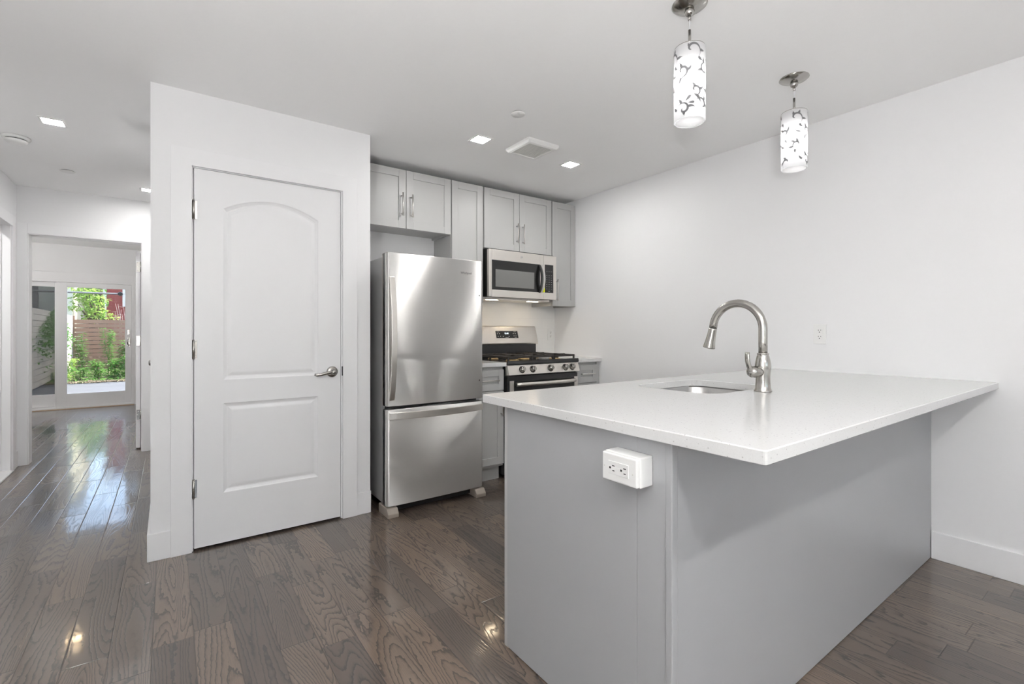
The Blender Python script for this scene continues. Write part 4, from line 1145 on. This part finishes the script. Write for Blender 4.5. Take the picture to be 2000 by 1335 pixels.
# foliage
def leaf_card(mb, p, d, up, ln, wd):
    """one folded leaf: base p, direction d"""
    d = d.normalized(); s = d.cross(up)
    if s.length < .01: s = d.cross(Vector((1, 0, 0)))
    s.normalize(); u = s.cross(d).normalized()
    a = p + d * ln * .35 + s * wd * .5 + u * wd * .12; b = p + d * ln * .35 - s * wd * .5 + u * wd * .12
    m_ = p + d * ln * .4 - u * ln * .02; tip = p + d * ln - u * ln * .22
    v = [mb.bm.verts.new(q) for q in (p, a, tip, b, m_)]
    mb.bm.faces.new((v[0], v[1], v[4])); mb.bm.faces.new((v[1], v[2], v[4])); mb.bm.faces.new((v[2], v[3], v[4])); mb.bm.faces.new((v[3], v[0], v[4]))
def rdir(rnd, zmin=-.2, zmax=.7):
    a = rnd.uniform(0, 2 * PI); z = rnd.uniform(zmin, zmax); c = math.sqrt(max(0, 1 - z * z))
    return Vector((c * math.cos(a), c * math.sin(a), z))
def weed(x, y, h, spread, label, seed, leafmat='leaf', n=170, ls=.11, nst=4):
    rnd = random.Random(seed)
    z0 = GZ + .03
    t = thing('leafy_weed', label, 'plant', (x, y, z0), 'tall weeds in the garden bed')
    stem = MB(); lv_ = MB()
    for s in range(nst):
        top = Vector((x + rnd.uniform(-1, 1) * spread * .5, y + rnd.uniform(-1, 1) * spread * .5, z0 + h * rnd.uniform(.72, 1)))
        b0 = Vector((x + rnd.uniform(-1, 1) * spread * .18, y + rnd.uniform(-1, 1) * spread * .18, z0))
        mid = (b0 + top) / 2 + Vector((rnd.uniform(-.05, .05), rnd.uniform(-.05, .05), 0))
        pts = [b0, (b0 + mid) / 2, mid, (mid + top) / 2, top]
        stem.tube(pts, [.009, .008, .007, .005, .002], 6)
        for k in range(n // nst):
            q = rnd.random() ** .8
            i = min(3, int(q * 4)); f_ = q * 4 - i
            p = pts[i].lerp(pts[i + 1], f_)
            dd = rdir(rnd, -.25, .5); reach = spread * (1.05 - q * .9) * rnd.random() * .6
            p = p + dd * reach * Vector((1, 1, .4)).length * .6
            leaf_card(lv_, p, dd, Vector((0, 0, 1)), ls * rnd.uniform(.6, 1.25), ls * .34)
    lv_.build('foliage', M[leafmat], t); stem.build('stem', M['stem'], t)
    return t
weed(-2.02, 18.6, 1.30, .42, 'tall feathery weed on the left in front of the brown fence', 11, n=520)
weed(-1.42, 18.9, 1.52, .44, 'tallest feathery weed in the middle in front of the brown fence', 12, n=600)
weed(-1.00, 18.3, 1.16, .48, 'broad bright weed at the right edge of the garden view', 13, n=520, ls=.14)
weed(-1.62, 17.7, .55, .40, 'low leafy weed between the two tallest weeds', 14, n=320, ls=.13)
weed(-2.30, 17.8, .60, .40, 'low sunlit weed by the left fence foot', 15, 'leaf_light', n=300, ls=.12)
weed(-1.22, 17.4, .62, .42, 'large leaved weed at the front of the bed', 16, n=300, ls=.16)
weed(-.82, 17.5, .70, .42, 'leafy weed at the front right of the bed', 17, n=300, ls=.14)
weed(-1.95, 17.3, .40, .36, 'short leafy weed at the front left of the bed', 18, n=240, ls=.11)
weed(-.4, 18.4, 1.3, .5, 'tall weed further right behind the door frame', 19, n=360, ls=.13)
weed(-2.27, 16.2, .42, .30, 'small dark weed by the grey fence', 20, n=160, ls=.09)
rnd = random.Random(31); mb = MB()
for k in range(2600):
    x, y = rnd.uniform(-2.5, 1.5), rnd.uniform(16.5, 21)
    leaf_card(mb, Vector((x, y, GZ + .03 + rnd.uniform(0, .07))), rdir(rnd, -.1, .6), Vector((0, 0, 1)), rnd.uniform(.05, .12), .04)
lone(mb.build('ground_cover', M['leaf']), 'low green ground cover over the garden bed', 'ground cover', kind='stuff')
rnd = random.Random(32); mb = MB()
for k in range(1500):
    x, y = rnd.uniform(-2.5, 1.5), rnd.uniform(16.35, 17.3)
    leaf_card(mb, Vector((x, y, GZ + .035)), rdir(rnd, -.05, .15), Vector((0, 0, 1)), rnd.uniform(.03, .08), .03)
lone(mb.build('leaf_litter', plain('dry leaves', (.24, .19, .12, 1), .8, var=.5, scale=25)), 'brown leaf litter along the patio edge', 'leaf litter', kind='stuff')
# tree over the fence
def tree(label, x, y, ht, clumps, mat, seed, n, ls):
    rnd = random.Random(seed)
    t = thing('garden_tree', label, 'tree', (x, y, GZ), 'trees beyond the fence')
    tr_ = MB().tube([(x, y, GZ), (x + .05, y, ht * .4), (x - .05, y, ht * .8)], [.09, .07, .03], 8)
    for (cx_, cy_, cz_, r_) in clumps: tr_.tube([(x, y, ht * .45), ((x + cx_) / 2, (y + cy_) / 2, cz_ * .8), (cx_, cy_, cz_)], [.04, .03, .01], 6)
    tr_.build('trunk', M['bark'], t)
    lv_ = MB()
    for (cx_, cy_, cz_, r_) in clumps:
        for k in range(int(n * r_ * r_)):
            d = rdir(rnd, -1, 1) * r_ * rnd.random() ** .4
            p = Vector((cx_, cy_, cz_)) + Vector((d.x, d.y, d.z * .75))
            leaf_card(lv_, p, (d.normalized() * .7 + rdir(rnd, -.6, .3)), Vector((0, 0, 1)), ls * rnd.uniform(.6, 1.2), ls * .5)
    lv_.build('foliage', mat, t)
    return t
tree('bright green leafy tree spilling over the brown fence', -2.2, 23.2, 3.2,
     [(-2.62, 22.75, 2.15, .36), (-2.32, 22.85, 2.5, .40), (-2.12, 22.85, 2.0, .30), (-2.5, 22.95, 2.75, .36), (-2.25, 22.75, 1.75, .3), (-1.85, 22.6, 1.72, .15), (-1.6, 22.55, 1.70, .12), (-2.02, 22.8, 2.35, .2)], M['leaf_light'], 41, 900, .17)
tree('darker green tree rising behind the bright one', -2.2, 25.8, 4.0, [(-2.42, 25.5, 3.1, .42), (-2.40, 25.6, 2.45, .40), (-2.36, 25.6, 3.7, .40), (-2.3, 25.5, 2.0, .3)], M['leaf'], 42, 600, .2)
# ivy on the grey fence
rnd = random.Random(51); mb = MB()
for k in range(1500):
    y = rnd.gauss(17.6, 1.1); top = 1.80 - abs(y - 17.6) * .25
    z = top - abs(rnd.gauss(0, .45))
    if z < GZ + .3: continue
    x = -2.40 - (y - 11.4) * .0229 + rnd.uniform(.03, .16)
    leaf_card(mb, Vector((x, y, z)), Vector((.5, 0, -.3)) + rdir(rnd, -.5, .3), Vector((0, 0, 1)), rnd.uniform(.05, .11), .055)
lone(mb.build('climbing_ivy', M['leaf_dark']), 'dark ivy hanging over the grey garden fence', 'ivy')

# bare pale twigs above the right part of the brown fence
rnd = random.Random(61)
bs = thing('bare_shrub', 'bare pale twiggy shrub above the brown fence before the red house', 'shrub', (-1.45, 22.9, GZ), 'trees beyond the fence')
mb = MB()
for k in range(9):
    p = Vector((-1.45 + rnd.uniform(-.05, .05), 22.9, GZ)); top = Vector((-1.45 + rnd.uniform(-.42, .35), 22.9 + rnd.uniform(-.2, .2), rnd.uniform(1.75, 2.5)))
    m_ = p.lerp(top, .6) + Vector((rnd.uniform(-.12, .12), 0, .1))
    mb.tube([p, m_, top], [.012, .009, .004], 6)
    for j in range(4):
        q = m_.lerp(top, rnd.random()); mb.tube([q, q + Vector((rnd.uniform(-.22, .22), rnd.uniform(-.1, .1), rnd.uniform(-.02, .18)))], [.006, .003], 5)
mb.build('branches', plain('pale twig', (.42, .33, .30, 1), .7, var=.2), bs)
